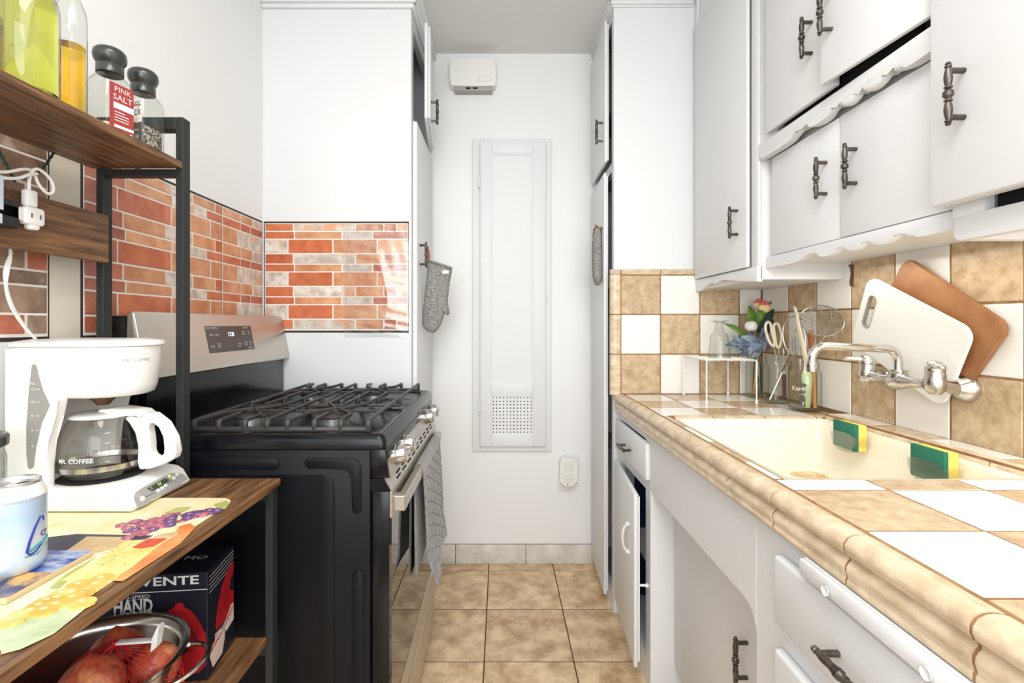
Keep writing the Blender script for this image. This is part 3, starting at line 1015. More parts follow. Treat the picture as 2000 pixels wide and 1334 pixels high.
# ================================================================== door chime and plug-in device
dc = thing('door_chime', 'white boxy door chime mounted high on the end wall', 'chime', (-.131, YB, 2.255))
x0, x1, z0, z1 = -.236, -.027, 2.283, 2.408
top = [(x0 + (x1 - x0) * k / 10, z1 + .004 * math.sin(math.pi * k / 10)) for k in range(11)]
sidr = [(x1 + .004 * math.sin(math.pi * k / 6), z1 - (z1 - z0) * k / 6) for k in range(1, 7)]
bot = [(x1 - (x1 - x0) * k / 10, z0 - .003 * math.sin(math.pi * k / 10)) for k in range(1, 11)]
sidl = [(x0 - .004 * math.sin(math.pi * k / 6), z0 + (z1 - z0) * k / 6) for k in range(1, 6)]
b = MB(); b.prism(top + sidr + bot + sidl, YB - .052, YB - .002, 'XZ', bev=.004); b.obj('cover', WPLAST, dc)
b = MB(); b.box(x0 + .016, x1 - .012, YB - .046, YB, 2.262, 2.284, bev=.003); b.obj('body', GPLAST, dc)
b = MB(); b.box(-.165, -.142, YB - .0475, YB - .044, 2.268, 2.276); b.box(-.132, -.110, YB - .0475, YB - .044, 2.268, 2.276); b.obj('slot', DARK, dc, smooth=0)
b = MB(); b.ring_prism([(-.108, 2.301), (-.045, 2.301), (-.045, 2.327), (-.108, 2.327)], [(-.107, 2.302), (-.046, 2.302), (-.046, 2.326), (-.107, 2.326)], YB - .0526, YB - .0518, 'XZ')
b.obj('grille_outline', GPLAST, dc, smooth=0)

op = thing('plug_in_diffuser', 'white rounded perforated plug-in device in a low outlet on the end wall', 'plug-in', (.32, YB, .36))
b = MB(); b.box(.274, .343, YB - .006, YB, .350, .470, bev=.003); b.obj('outlet_plate', WPLAST, op)
b = MB(); b.prism(rrect(.281, .362, .390, .522, .022, 6), YB - .055, YB - .007, 'XZ', bev=.008, seg=4); dv = b.obj('case', WPLAST, op)
b = MB()
for i in range(7):
    for j in range(10):
        if 4 <= j <= 4:
            continue
        cx, cz = .300 + i * .0072, .412 + j * .0100
        b.cyl((cx, YB - .0556, cz), (cx, YB - .0545, cz), .0018, seg=6)
b.obj('perforation', GPLAST, dv, smooth=0, kind='stuff')
MB().prism(rrect(.287, .292, .43, .47, .002, 3), YB - .0556, YB - .0540, 'XZ').obj('indicator', MINT, dv)
MB().cyl((.316, YB - .0556, .400), (.316, YB - .0545, .400), .003, seg=8).obj('button', DARK, dv)

# ================================================================== brick sticker panels
BM_ = {'O': B_TERRA, 'T': B_TAN, 'W': B_WHITE, 'R': B_RED, 'N': B_BROWN}
ROWS = [('B', .031), ('C', .030), ('A', .0557), ('B', .0403), ('C', .030), ('A', .0557), ('B', .0403), ('C', .030), ('A', .0557), ('B', .0403)]


def brick_panel(parent, to3, u0, u1, joints, colours, ztop=1.543, edges=(.004, .004), wav=None):
    """bricks laid in rows between u0 and u1; to3(u, depth, z) gives the point; rows of three heights"""
    hsum = sum(h for _, h in ROWS)
    zb = ztop - hsum - .012
    b = MB()

    def slab(ua, ub, za, zc, d0, d1, m, nm, bev=0.0):
        bb_ = MB()
        bb_.box(ua, ub, d0, d1, za, zc, bev=bev, seg=1)
        for v in bb_.bm.verts:
            v.co = to3(v.co.x, v.co.y, v.co.z)
        return bb_.obj(nm, m, parent, smooth=0)
    slab(u0, u1, zb, ztop + .007, 0, .0010, B_EDGE, 'backing')
    slab(u0 + edges[0], u1 - edges[1], zb + .008, ztop, .0010, .0016, B_GROUT, 'grout')
    z = ztop
    cnt = {}
    for kind, h in ROWS:
        js = [u0 + edges[0]] + [j for j in joints[kind] if u0 + .02 < j < u1 - .02] + [u1 - edges[1]]
        for k in range(len(js) - 1):
            mid = (js[k] + js[k + 1]) / 2
            c = colours(kind, mid, cnt.get(kind, 0))
            slab(js[k] + (.0026 if k or edges[0] else 0), js[k + 1] - (.0026 if k < len(js) - 2 or edges[1] else 0), z - h + .0024, z - .0024, .0014, .0026 + random.uniform(0, .0006), BM_[c], 'brick', bev=.0008)
        cnt[kind] = cnt.get(kind, 0) + 1
        z -= h


# panel on the side of the left tall cabinet
bp = thing('brick_panel', 'red brick-pattern sticker panel on the cabinet side above the stove', 'panel', (-.63, 1.88, 1.12))
jj = {'B': [XL + v for v in (.119, .358, .467, .517)], 'C': [XL + v for v in (.123, .306, .424)], 'A': [XL + v for v in (.098, .271, .442)]}


def colA(kind, u, n):
    u -= XL
    if kind == 'B':
        return 'O' if u < .119 else 'W' if u < .358 else 'T' if u < .467 else 'R' if u < .517 else 'T'
    if kind == 'C':
        return 'O' if u < .123 else 'T' if u < .306 else 'W' if u < .424 else 'R'
    return 'W' if u < .098 else 'O' if u < .271 else 'T'


brick_panel(bp, lambda u, d, z: Vector((u, 1.88 - d, z)), XL + .005, -.354, jj, colA)
# clear film over its right half, slightly buckled
b = MB()
def film_pt(s, t):
    x = -.60 + s * .247
    # bulge shaped to catch daylight as glare, sloping back at the free edge, with fine wrinkles
    m = max(0.0, math.sin(math.pi * min(1.0, t * 1.12))) ** .6 * (1 - .55 * t)
    xb = -.462 + .03 * math.sin(t * 5)
    bul = (x + .60) / (xb + .60) if x < xb else (-.353 - x) / (-.353 - xb)
    return Vector((x, 1.8755 - .022 * m * max(0, bul) - .0006 * (1 + math.sin(t * 74 + s * 9 + 2 * math.sin(t * 11))) - .0005 * (1 + math.sin(s * 31 + t * 14)), 1.105 + t * .435))


b.grid(film_pt, 60, 110)
b.obj('film', FILM, bp, smooth=80)

# panels on the left wall


def wallpanel(label, y0, y1, joints, colours, ed=(.004, .004)):
    t = thing('brick_panel', label, 'panel', (XL, (y0 + y1) / 2, 1.12))
    brick_panel(t, lambda u, d, z: Vector((XL + d, 1.88 - u, z)), 1.88 - y1, 1.88 - y0, joints, colours, edges=ed)
    return t


jw = {'B': [.082, .16, .263, .317, .432, .56, .698, .76, .94, 1.06, 1.22], 'C': [.095, .165, .363, .52, .69, .75, .90, 1.10, 1.20],
      'A': [.107, .183, .342, .525, .715, .77, .88, 1.02, 1.16]}


def colL(kind, u, n):
    if kind == 'A':
        return 'W' if u < .183 else 'T' if u < .525 else 'O' if u < .715 else 'R'
    if kind == 'B':
        return 'W' if u < .082 else 'T' if u < .263 else 'O' if u < .317 else 'T' if u < .432 else 'W' if u < .56 else 'T' if u < .698 else 'R'
    return 'R' if u < .165 else 'O' if u < .363 else 'W' if u < .52 else 'T' if u < .69 else 'R'


def colN(kind, u, n):
    return 'N' if n < 2 else random.choice('NNR')


wallpanel('brick-pattern sticker panel on the left wall behind the stove, next to the corner', 1.60, 1.8745, jw, colL)
wallpanel('brick-pattern sticker panel on the left wall behind the stove back, middle one', 1.33, 1.5995, jw, colL, (.0, .0))
wallpanel('brick-pattern sticker panel on the left wall seen between the two shelf posts', 1.064, 1.3295, jw, colL, (.0, .006))
b = MB(); b.box(XL - .001, XL + .0004, .975, 1.075, 1.10, 1.52); struct(b.obj('trim_2', CREAM, smooth=0))
wallpanel('brown weathered brick-pattern sticker panel on the left wall behind the coffee maker cord', .60, .990, jw, colN)

# ================================================================== gas range
rg = thing('gas_range', 'black and stainless gas range with cast iron grates', 'stove', (-.58, 1.50, 0))
RY0, RY1 = 1.122, 1.872
b = MB(); b.box(-.875, -.300, RY0, RY1, .03, .866, bev=.004); b.obj('body', BLACK_M, rg)
b = MB()                                             # pressed relief on the side panel
Ys = RY0
Lp = rrect(-.342, -.319, .72, .845, .011, 5)
lsh = [(-.45 + .0, .834)] + [(-.45 + .011 - .011 * math.sin(t), .834 + .011 - .011 * math.cos(t)) for t in (0, .5, 1.0, 1.57)]
lsh = [(-.44, .823), (-.447, .826), (-.451, .833), (-.451, .838), (-.447, .845), (-.44, .848), (-.345, .848), (-.332, .845), (-.323, .836), (-.3195, .822), (-.3195, .73),
       (-.322, .722), (-.330, .718), (-.338, .722), (-.3415, .73), (-.3415, .798), (-.345, .812), (-.353, .820), (-.365, .823)]
for poly in (lsh, rrect(-.74, -.509, .820, .848, .012, 5), rrect(-.74, -.382, .12, .808, .03, 6), rrect(-.342, -.315, .16, .588, .012, 5)):
    b.prism(poly, Ys - .003, Ys + .001, 'XZ', bev=.002, seg=2)
b.obj('relief', BLACK_M, rg)
b = MB(); b.box(-.300, -.262, RY0 + .003, RY1 - .003, .800, .864, bev=.006, seg=3)
b.prism([(-.300, .866), (-.266, .866), (-.257, .80), (-.300, .80)], RY0 + .001, RY0 + .012, 'XZ', bev=.003)
b.obj('side_cap', BLACK, rg)
# cooktop with a rounded lip
b = MB()
x0, x1, y0, y1 = -.84, -.264, RY0 - .004, RY1 + .004
b.loft([rr3(x0, x1, y0, y1, .012, .868), rr3(x0, x1 - .001, y0, y1, .012, .886), rr3(x0 + .003, x1 - .007, y0 + .003, y1 - .003, .014, .8985), rr3(x0 + .010, x1 - .016, y0 + .010, y1 - .010, .016, .902),
        rr3(x0 + .03, x1 - .030, y0 + .022, y1 - .022, .02, .902), rr3(x0 + .036, x1 - .036, y0 + .028, y1 - .028, .02, .897)])
b.obj('cooktop', BLACK, rg, smooth=50)
# burners
for cx, cy, r in ((-.66, 1.29, .042), (-.445, 1.29, .050), (-.66, 1.70, .036), (-.445, 1.70, .044)):
    b = MB(); b.lathe([(0, .8965), (r * .92, .8965), (r * .92, .9105), (r * .86, .9115), (0, .9115)], c=(cx, cy, 0), seg=24); bu = b.obj('burner', ALU, rg)
    b = MB(); b.lathe([(0, .9118), (r, .9118), (r * 1.02, .9145), (r * .96, .9175), (0, .9182)], c=(cx, cy, 0), seg=28); b.obj('burner_cap', IRON, bu)
b = MB(); b.lathe([(0, .8965), (.05, .8965), (.045, .904), (.045, .911), (.05, .912), (.05, .916), (0, .917)], c=(-.55, 1.5, 0), seg=28, sx=.62, sy=2.1); b.obj('burner', IRON, rg)
# grates: two sections
GZ = .930


def bar(b, pts, r=.0042):
    b.tube(pts, r, seg=6, flat=(.9, 1.2))


for sy0, sy1, first in ((1.150, 1.496, True), (1.502, 1.848, False)):
    g = MB()
    gx = [-.722, -.664, -.602, -.55, -.502, -.439, -.377, -.3125]
    lo_ = .9065
    g.box(gx[0] - .006, gx[-1] + .006, sy0 - .005, sy0 + .006, lo_ - .005, lo_ + .006, bev=.002, seg=1)
    g.box(gx[0] - .006, gx[-1] + .006, sy1 - .006, sy1 + .005, lo_ - .005, lo_ + .006, bev=.002, seg=1)
    for x in gx:
        for y in (sy0, sy1):
            g.box(x - .0055, x + .0055, y - .0055, y + .0055, lo_, GZ, bev=.0015, seg=1)
    for x in (gx[0], gx[3], gx[7]):
        bar(g, [(x, sy0, GZ - .002), (x, sy1, GZ - .002)])
    for y in (sy0 + .155, sy0 + .235):
        bar(g, [(gx[0], y, GZ - .007), (gx[7], y, GZ - .007)], .0035)
    cy = 1.31 if first else 1.70
    for cx, xa, xb, xc in ((-.664, gx[0], gx[1], gx[2]), (-.439, gx[4], gx[5], gx[6])):
        z = GZ - .002
        near, far = sy0, sy1
        bar(g, [(xc, near, z), (xc, cy - .085, z), (cx + .012, cy - .012, z), (cx - .012, cy + .012, z), (xa + .012, cy + .085, z), (xa + .012, far, z)])
        bar(g, [(xa + .004, near, z), (xa + .012, cy - .07, z), (cx - .012, cy - .006, z), (cx + .012, cy + .006, z), (xc - .004, cy + .07, z), (xc, far, z)])
        bar(g, [(xb, near, z), (xb, cy - .065, z)]); bar(g, [(xb, far, z), (xb, cy + .065, z)])
        for y in (cy,):
            bar(g, [(cx - .075, y, z - .004), (cx - .04, y, z - .004)], .0035); bar(g, [(cx + .045, y, z - .004), (cx + .085, y, z - .004)], .0035)
    g.obj('grate', IRON, rg, smooth=50)
# backguard
b = MB(); b.box(-.905, -.842, RY0 + .006, RY1 - .006, .86, 1.165, bev=.006); b.box(-.842, -.828, RY0 + .02, RY1 - .012, .892, 1.035, bev=.003)
b.obj('backguard', BLACK, rg)
prof = [(-.858, 1.176), (-.852, 1.184), (-.845, 1.184), (-.840, 1.179), (-.8135, 1.040), (-.8115, 1.028), (-.815, 1.024), (-.84, 1.030), (-.862, 1.05)]
b = MB(); b.prism(prof, RY0 - .004, RY1 + .004, 'XZ', bev=.004, seg=3); bg = b.obj('backguard_panel', STEEL, rg, smooth=40)
b = MB(); b.box(-.908, -.85, RY0 + .0, RY0 + .02, 1.05, 1.175, bev=.006); b.obj('end_cap', BLACK, rg)


def onpanel(y, t, off=.0006):
    """point on the sloped face: t from 0 (lower edge) to 1 (upper edge)"""
    a, c = Vector((-.8135, 0, 1.040)), Vector((-.840, 0, 1.179))
    p = a + (c - a) * t
    n = Vector((1, 0, .19)).normalized()
    return Vector((p.x, y, p.z)) + n * off


Y0p, Y1p = 1.375, 1.624
b = MB()
cor = [onpanel(y, t, -.002) for y, t in ((Y0p - .004, .22), (Y1p + .004, .22), (Y1p + .004, .80), (Y0p - .004, .80))]
top_ = [onpanel(y, t, .0012) for y, t in ((Y0p, .24), (Y1p, .24), (Y1p, .78), (Y0p, .78))]
b.loft([cor, top_]); b.obj('display_panel', PANEL_G, bg, smooth=0)
b = MB()
ym, sc = 1.497, 1.0
b.text('12:28', .0195, lambda x, y: onpanel(ym + x * .8, .60 + y / .145, .002)); b.obj('clock_digits', LED_W, bg, smooth=0)
b = MB()
for s, y, t in (('BAKE', 1.395, .60), ('BROIL', 1.425, .60), ('CONV\nROAST', 1.57, .62), ('AIR\nFRY', 1.603, .62), ('CLEAN', 1.392, .36), ('START\nTIME', 1.425, .38), ('+', 1.478, .36), ('-', 1.502, .36),
                ('OVEN\nLIGHT', 1.535, .36), ('COOK\nTIME', 1.573, .37), ('TIMER\nOFF', 1.603, .37), ('OVEN CONTROLS', 1.402, .74), ('COOKING', 1.585, .74), ('LOCKOUT', 1.60, .28)):
    b.text(s, .0075, lambda x, yy, y=y, t=t: onpanel(y + x, t + yy / .145, .002))
b.obj('key_legend', PRINT_W, bg, smooth=0)
# control panel, sloping, with four knobs
b = MB(); b.prism([(-.296, .864), (-.2665, .864), (-.2545, .802), (-.256, .797), (-.296, .797)], RY0 + .010, RY1 - .006, 'XZ', bev=.002, seg=1); cp = b.obj('control_panel', STEEL, rg)
nrm = Vector((.062, 0, .0125)).normalized()
for y in (1.205, 1.315, 1.690, 1.800):
    c = Vector((-.2602, y, .832))
    q = nrm.to_track_quat('Z', 'Y').to_matrix().to_4x4()
    M = Matrix.Translation(c) @ q
    b = MB(); b.lathe([(0, 0), (.0245, 0), (.0245, .005), (.0225, .007), (.0222, .024), (.020, .028), (0, .0285)], M=M, seg=28)
    b.prism([(-.022, -.006), (.022, -.006), (.022, .006), (-.022, .006)], .026, .035, 'XY', bev=.0035, seg=3, M=M)
    b.obj('knob', STEEL_P, cp, smooth=40)
# vent ledge with slots between panel and door
b = MB(); b.prism([(-.30, .797), (-.272, .797), (-.252, .771), (-.30, .771)], RY0 + .008, RY1 - .006, 'XZ'); vl = b.obj('vent_ledge', STEEL, rg, smooth=0)
b = MB(); b.prism([(-.30, .799), (-.270, .799), (-.2535, .7705), (-.30, .7705)], RY0 + .001, RY0 + .0078, 'XZ'); b.obj('ledge_cap', BLACK, rg, smooth=0)
b = MB()
for row, t in enumerate((.25, .55, .82)):
    cx, cz = -.272 + .020 * t, .797 - .026 * t
    for k in range(9):
        yy = 1.20 + k * .070 + (.018 if row % 2 else 0)
        n2 = Vector((.026, 0, .020)).normalized()
        M = Matrix.Translation((cx, yy, cz)) @ Matrix.Rotation(math.atan2(.026, .020), 4, 'Y')
        b.box(-.0022, .0022, 0, .045, -.001, .0006, M=M)
b.obj('vent_slots', DARK, vl, smooth=0, kind='stuff')
# oven door
b = MB(); b.box(-.298, -.2565, RY0 + .006, RY1 - .004, .196, .768, bev=.003); od = b.obj('oven_door', BLACK, rg)
b = MB(); b.box(-.2575, -.2505, RY0 + .0055, RY1 - .0035, .706, .770, bev=.0015, seg=1); b.obj('door_top_rail', STEEL, od)
b = MB(); b.box(-.2575, -.2520, RY0 + .006, RY1 - .004, .256, .706); b.obj('door_glass', OVEN_G, od, smooth=0)
b = MB(); b.box(-.2575, -.2500, RY0 + .0055, RY1 - .0035, .194, .256, bev=.0015, seg=1); b.obj('door_bottom_rail', STEEL, od)
b = MB()
for y in (1.158, 1.822):
    b.box(-.2515, -.224, y - .014, y + .014, .716, .752, bev=.002, seg=1)
b.box(-.2425, -.2245, 1.150, 1.830, .7165, .7515, bev=.002, seg=1)
b.obj('oven_handle', STEEL, od)
b = MB(); b.box(-.298, -.2525, RY0 + .006, RY1 - .004, .034, .188, bev=.003); sd = b.obj('storage_drawer', STEEL, rg)
b = MB(); b.box(-.2535, -.2505, 1.3, 1.7, .155, .17, bev=.001); b.obj('pull_lip', STEEL_P, sd)
b = MB()
for x in (-.83, -.34):
    for y in (RY0 + .05, RY1 - .05):
        b.cyl((x, y, 0), (x, y, .032), .016, seg=12)
b.obj('foot', BLACK, rg)

# ---- towel over the oven handle
tw = thing('dish_towel', 'grey quilted dish towel hung over the oven door handle', 'towel', (-.23, 1.57, .40))


def towel_pt(s, t):
    """s along the bar 0 near .. 1 far, t from back hem 0 over the bar to front hem 1"""
    y = 1.402 + .345 * s
    Lb, Lt, Lf = .30, .045, .335
    d = t * (Lb + Lt + Lf)
    wav = .5 + .5 * math.sin(s * 7.0 + .6)
    if d < Lb:
        z = .7365 - (Lb - d); x = -.2465 - .0 * s
        k = (Lb - d) / Lb
        x = -.2468 + .004 * k * wav
        y += -.006 * k * math.sin(s * 9)
    elif d < Lb + Lt:
        a = math.pi * (d - Lb) / Lt
        x = -.2345 - .0125 * math.cos(a); z = .7365 + .0195 * math.sin(a)
    else:
        k = (d - Lb - Lt) / Lf
        z = .7365 - (d - Lb - Lt)
        x = -.2212 + .008 * k * wav + .006 * math.sin(k * 2.2) + (.052 * max(0, k - .72) ** 1.2 * 2.4) * (1.0 - .55 * s)
        y += .010 * k * math.sin(s * 6.0 + 1) - .02 * k * (1 - s) * 0
        z += .05 * s * k * 0 + .022 * k * math.sin(s * 3.2)
    return Vector((x, y, z))


b = MB()
nu, nv = 36, 72
G0 = [[towel_pt(i / nu, j / nv) for j in range(nv + 1)] for i in range(nu + 1)]
for i in range(nu + 1):
    for j in range(nv + 1):
        pass
V = [[b.bm.verts.new(p) for p in r] for r in G0]
for i in range(nu):
    for j in range(nv):
        b._f((V[i][j], V[i + 1][j], V[i + 1][j + 1], V[i][j + 1]))
bmesh.ops.recalc_face_normals(b.bm, faces=b.bm.faces[:])
cloth = b.obj('cloth', TOWEL, tw, smooth=80)
sm = cloth.modifiers.new('thick', 'SOLIDIFY'); sm.thickness = .0035; sm.offset = 0
b = MB()
for k, dg in [(k, d_) for d_ in (.22, -.22) for k in range(-9, 20)]:   # diagonal quilting on the front fall, hem rolls all round
    pts = []
    for q in range(25):
        s = q / 24
        t = .53 + k * .055 + s * dg
        if .52 < t < .985:
            p = towel_pt(s, t); pts.append(p + Vector((.0018, 0, 0)))
    if len(pts) > 2:
        b.tube(pts, .0008, seg=4)
b.obj('quilting', SEAM, tw)
b = MB()
b.tube([towel_pt(0, k / 60) for k in range(61)], .0038, seg=6); b.tube([towel_pt(1, k / 60) for k in range(61)], .0038, seg=6)
b.tube([towel_pt(k / 30, 1) for k in range(31)], .004, seg=6); b.tube([towel_pt(k / 30, 0) for k in range(31)], .004, seg=6)
b.obj('hem', TOWEL, tw)


# ---- oven mitts
def mitt(outline, thick, M, label, loopfrom, loopto, tagpos=None):
    """padded mitt: outline in local XZ, inflated along local Y"""
    t = thing('oven_mitt', label, 'oven mitt', M.translation)
    n = len(outline)
    dense = []
    for i in range(n):                               # smooth the outline
        p0, p1, p2, p3 = (Vector(outline[(i + k - 1) % n]) for k in range(4))
        for s in range(4):
            u = s / 4
            dense.append(.5 * ((2 * p1) + (-p0 + p2) * u + (2 * p0 - 5 * p1 + 4 * p2 - p3) * u * u + (-p0 + 3 * p1 - 3 * p2 + p3) * u ** 3))
    c = Vector((sum(p.x for p in dense) / len(dense), sum(p.y for p in dense) / len(dense)))
    rings = []
    prof = [(.30, -1.0), (.62, -.94), (.85, -.74), (.96, -.42), (1.0, 0), (.96, .42), (.85, .74), (.62, .94), (.30, 1.0)]
    for k, (f, d) in enumerate(prof):
        rings.append([M @ Vector((c.x + (p.x - c.x) * f, d * thick / 2, c.y + (p.y - c.y) * f)) for p in dense])
    b = MB(); b.loft(rings); b.obj('mitt_body', LINEN, t, smooth=70)
    b = MB()
    up = outline[:3]
    b.tube([M @ Vector((p[0], -.30 * thick, p[1] - .002)) for p in up], .0045, seg=8); b.tube([M @ Vector((p[0], .30 * thick, p[1] - .002)) for p in up], .0045, seg=8)
    b.obj('cuff', LINEN, t)
    b = MB(); b.tube([loopfrom, (Vector(loopfrom) + Vector(loopto)) / 2 + Vector((.004, 0, 0)), loopto], .0035, seg=8, flat=(1.6, .7))
    b.tube([Vector(loopto) + Vector((-.007, 0, .000)), Vector(loopto) + Vector((-.003, 0, .006)), Vector(loopto) + Vector((.004, 0, .004)), Vector(loopto)], .0032, seg=8)
    lp = b.obj('hanging_loop', LEATHER, t); lp['label'] = 'tan leather hanging loop'
    if tagpos:
        b = MB(); b.box(*tagpos, bev=.0008, seg=1, M=M); b.obj('fabric_tag', LABEL_W, t)
    return t


M1 = Matrix.Translation((-.245, 2.035, 1.25)) @ Matrix.Rotation(math.radians(-6), 4, 'Z')
ol = [(-.058, .172), (-.01, .158), (.040, .140), (.036, .10), (.030, .055), (.026, .02), (.024, -.005), (.029, -.028), (.031, -.050), (.022, -.058), (.012, -.050),
      (.004, -.072), (-.010, -.105), (-.030, -.128), (-.052, -.130), (-.073, -.115), (-.082, -.088), (-.079, -.03), (-.072, .05), (-.064, .12)]
mitt(ol, .045, M1, 'grey linen oven mitt hanging by leather loop on left tall cabinet door', (-.302, 2.03, 1.415), (-.301, 2.0, 1.468),
     (.006, .034, -.0245, -.0225, .112, .126))
M2 = Matrix.Translation((.408, 2.075, 1.42)) @ Matrix.Rotation(math.radians(82), 4, 'Z')
ol2 = [(x * .9, z * .80) for x, z in ol]
mitt(ol2, .040, M2, 'grey linen oven mitt seen edge-on, hung on pantry door at right', (.412, 2.045, 1.545), (.399, 2.02, 1.556))

# ================================================================== shelving rack
rk = thing('shelf_rack', 'brown wood and black metal shelf rack holding the coffee maker', 'shelf', (-.68, .64, 0))
NY0, NY1 = .18, 1.085
for x0, x1, z1 in ((-.879, -.863, 1.605), (-.512, -.496, .796)):
    for y in (NY1 - .026, NY0):
        b = MB(); b.box(x0, x1, y, y + .026, .0, z1, bev=.0015, seg=1); b.obj('post', FRAME, rk)
for y in (NY1 - .026, NY0):
    b = MB(); b.box(-.706, -.690, y, y + .026, .8125, 1.605, bev=.0015, seg=1); b.obj('post', FRAME, rk)
    b = MB(); b.box(-.863, -.706, y, y + .026, 1.578, 1.605, bev=.0015, seg=1); b.obj('crossbar', FRAME, rk)
    b = MB(); b.box(-.863, -.512, y, y + .026, .770, .7955, bev=.0015, seg=1); b.obj('crossbar', FRAME, rk)
    b = MB(); b.box(-.863, -.512, y, y + .026, .434, .4595, bev=.0015, seg=1); b.obj('crossbar', FRAME, rk)
    b = MB(); b.box(-.863, -.706, y, y + .026, 1.478, 1.492, bev=.0015, seg=1); b.obj('crossbar', FRAME, rk)
b = MB(); b.box(-.885, -.690, NY0 - .004, NY1 - .0265, 1.492, 1.507, bev=.0012, seg=1); b.obj('upper_shelf', WOOD, rk)
b = MB(); b.box(-.885, -.490, NY0 - .004, NY1 + .002, .796, .812, bev=.0012, seg=1); b.obj('middle_shelf', WOOD, rk)
b = MB(); b.box(-.862, -.508, NY0 + .027, NY1 - .027, .460, .476, bev=.0012, seg=1); b.obj('lower_shelf', WOOD, rk)
b = MB(); b.box(-.863, -.850, NY0 + .026, NY1 - .026, 1.287, 1.390, bev=.0012, seg=1); b.obj('backboard', WOOD, rk)

# ================================================================== coffee maker
ZS = .8122                                            # shelf top
cm = thing('coffee_maker', 'white drip coffee maker with glass carafe on the rack shelf', 'coffee maker', (-.78, .9625, ZS))
CY, CX = .9625, -.784
b = MB()                                             # base slab with sloping front
side = [(-.892, ZS + .003), (-.668, ZS + .003), (-.664, ZS + .010), (-.678, ZS + .034), (-.690, ZS + .042), (-.72, ZS + .046), (-.892, ZS + .046)]
b.prism(side, .878, 1.047, 'XZ', bev=.008, seg=3)
b.obj('base', WPLAST, cm)
b = MB()                                             # tower: back and two cheeks with an S-shaped front edge
chk = [(-.892, ZS + .04), (-.815, ZS + .04), (-.816, ZS + .09), (-.812, ZS + .13), (-.803, ZS + .175), (-.790, ZS + .205), (-.793, ZS + .222), (-.81, ZS + .262), (-.815, ZS + .30), (-.892, ZS + .30)]
b.prism(chk, .876, .893, 'XZ', bev=.004); b.prism(chk, 1.032, 1.049, 'XZ', bev=.004); b.box(-.892, -.866, .880, 1.045, ZS + .03, ZS + .30, bev=.004)
b.obj('tower', WPLAST, cm)


def dring(r, z, back=-.891, grow=0.0):
    """D-shaped outline: round towards +X, straight at the back"""
    pts = []
    cx = -.772
    for k in range(25):
        a = -math.pi / 2 + math.pi * k / 24
        pts.append((cx + r * math.cos(a), CY + (r + grow) * math.sin(a), z))
    pts += [(back + .012, CY + r + grow, z), (back, CY + r + grow - .012, z), (back, CY - r - grow + .012, z), (back + .012, CY - r - grow, z)]
    return pts


b = MB()
b.loft([dring(.066, ZS + .2055, -.87), dring(.074, ZS + .209, -.88), dring(.079, ZS + .224, -.89), dring(.0835, ZS + .26, -.90), dring(.087, ZS + .30)])
b.obj('brew_basket', WPLAST, cm, smooth=50)
b = MB()
b.loft([dring(.088, ZS + .3005), dring(.0915, ZS + .302), dring(.0915, ZS + .307), dring(.088, ZS + .3105), dring(.06, ZS + .3145, -.88)])
b.obj('lid', WPLAST, cm, smooth=50)
b = MB(); b.lathe([(0, ZS + .184), (.010, ZS + .184), (.016, ZS + .192), (.024, ZS + .200), (.028, ZS + .2055)], c=(CX, CY, 0), seg=20); b.obj('spout', AGED, cm)
# warming plate
b = MB(); b.lathe([(0, ZS + .0465), (.068, ZS + .0465), (.071, ZS + .0485), (.067, ZS + .0500), (0, ZS + .0500)], c=(CX, CY, 0), seg=32); b.obj('warming_plate', DARK, cm)
# water window
WOFF = .024
wpts = [(x_ + WOFF, z_) for x_, z_ in [(-.862, ZS + .272), (-.866, ZS + .268), (-.871, ZS + .22), (-.875, ZS + .16), (-.875, ZS + .11), (-.873, ZS + .086), (-.869, ZS + .082), (-.862, ZS + .086), (-.858, ZS + .12), (-.848, ZS + .165),
        (-.833, ZS + .197), (-.846, ZS + .226), (-.853, ZS + .25), (-.857, ZS + .268)]]
b = MB(); b.prism(wpts, .8752, .8765, 'XZ', bev=.0006, seg=1); ww = b.obj('water_window', WINDOWP, cm)
b = MB()
for s, z in (('12', .226), ('10', .203), ('8', .178), ('6', .152), ('4', .124)):
    b.text(s, .0075, lambda x, y, z=z: Vector((-.864 + WOFF + x, .8748, ZS + z + y)))
    b.box(-.858 + WOFF, -.851 + WOFF, .8747, .8752, ZS + z - .0005, ZS + z + .0005)
b.text('Max', .006, lambda x, y: Vector((-.863 + WOFF + x, .8748, ZS + .236 + y)))
b.obj('cup_marks', PRINT_W, ww, smooth=0)


def onbasket(x, y, zc, a0, r=.0868):
    z = zc + y
    rr = r + (z - (ZS + .30)) * .09
    a = a0 + x / r
    return Vector((-.772 + (rr + .0008) * math.cos(a), CY + (rr + .0008) * math.sin(a), z))


b = MB(); b.text('MR. COFFEE', .0085, lambda x, y: onbasket(x, y, ZS + .274, -.38), sx=1.15); b.obj('lettering', GPLAST, cm, smooth=0)
# control face on the sloping front


def onface(y, t, off=.0004):
    a, c = Vector((-.664, 0, ZS + .010)), Vector((-.678, 0, ZS + .034))
    p = a + (c - a) * t
    n = Vector((.024, 0, .014)).normalized()
    return Vector((p.x, y, p.z)) + n * off


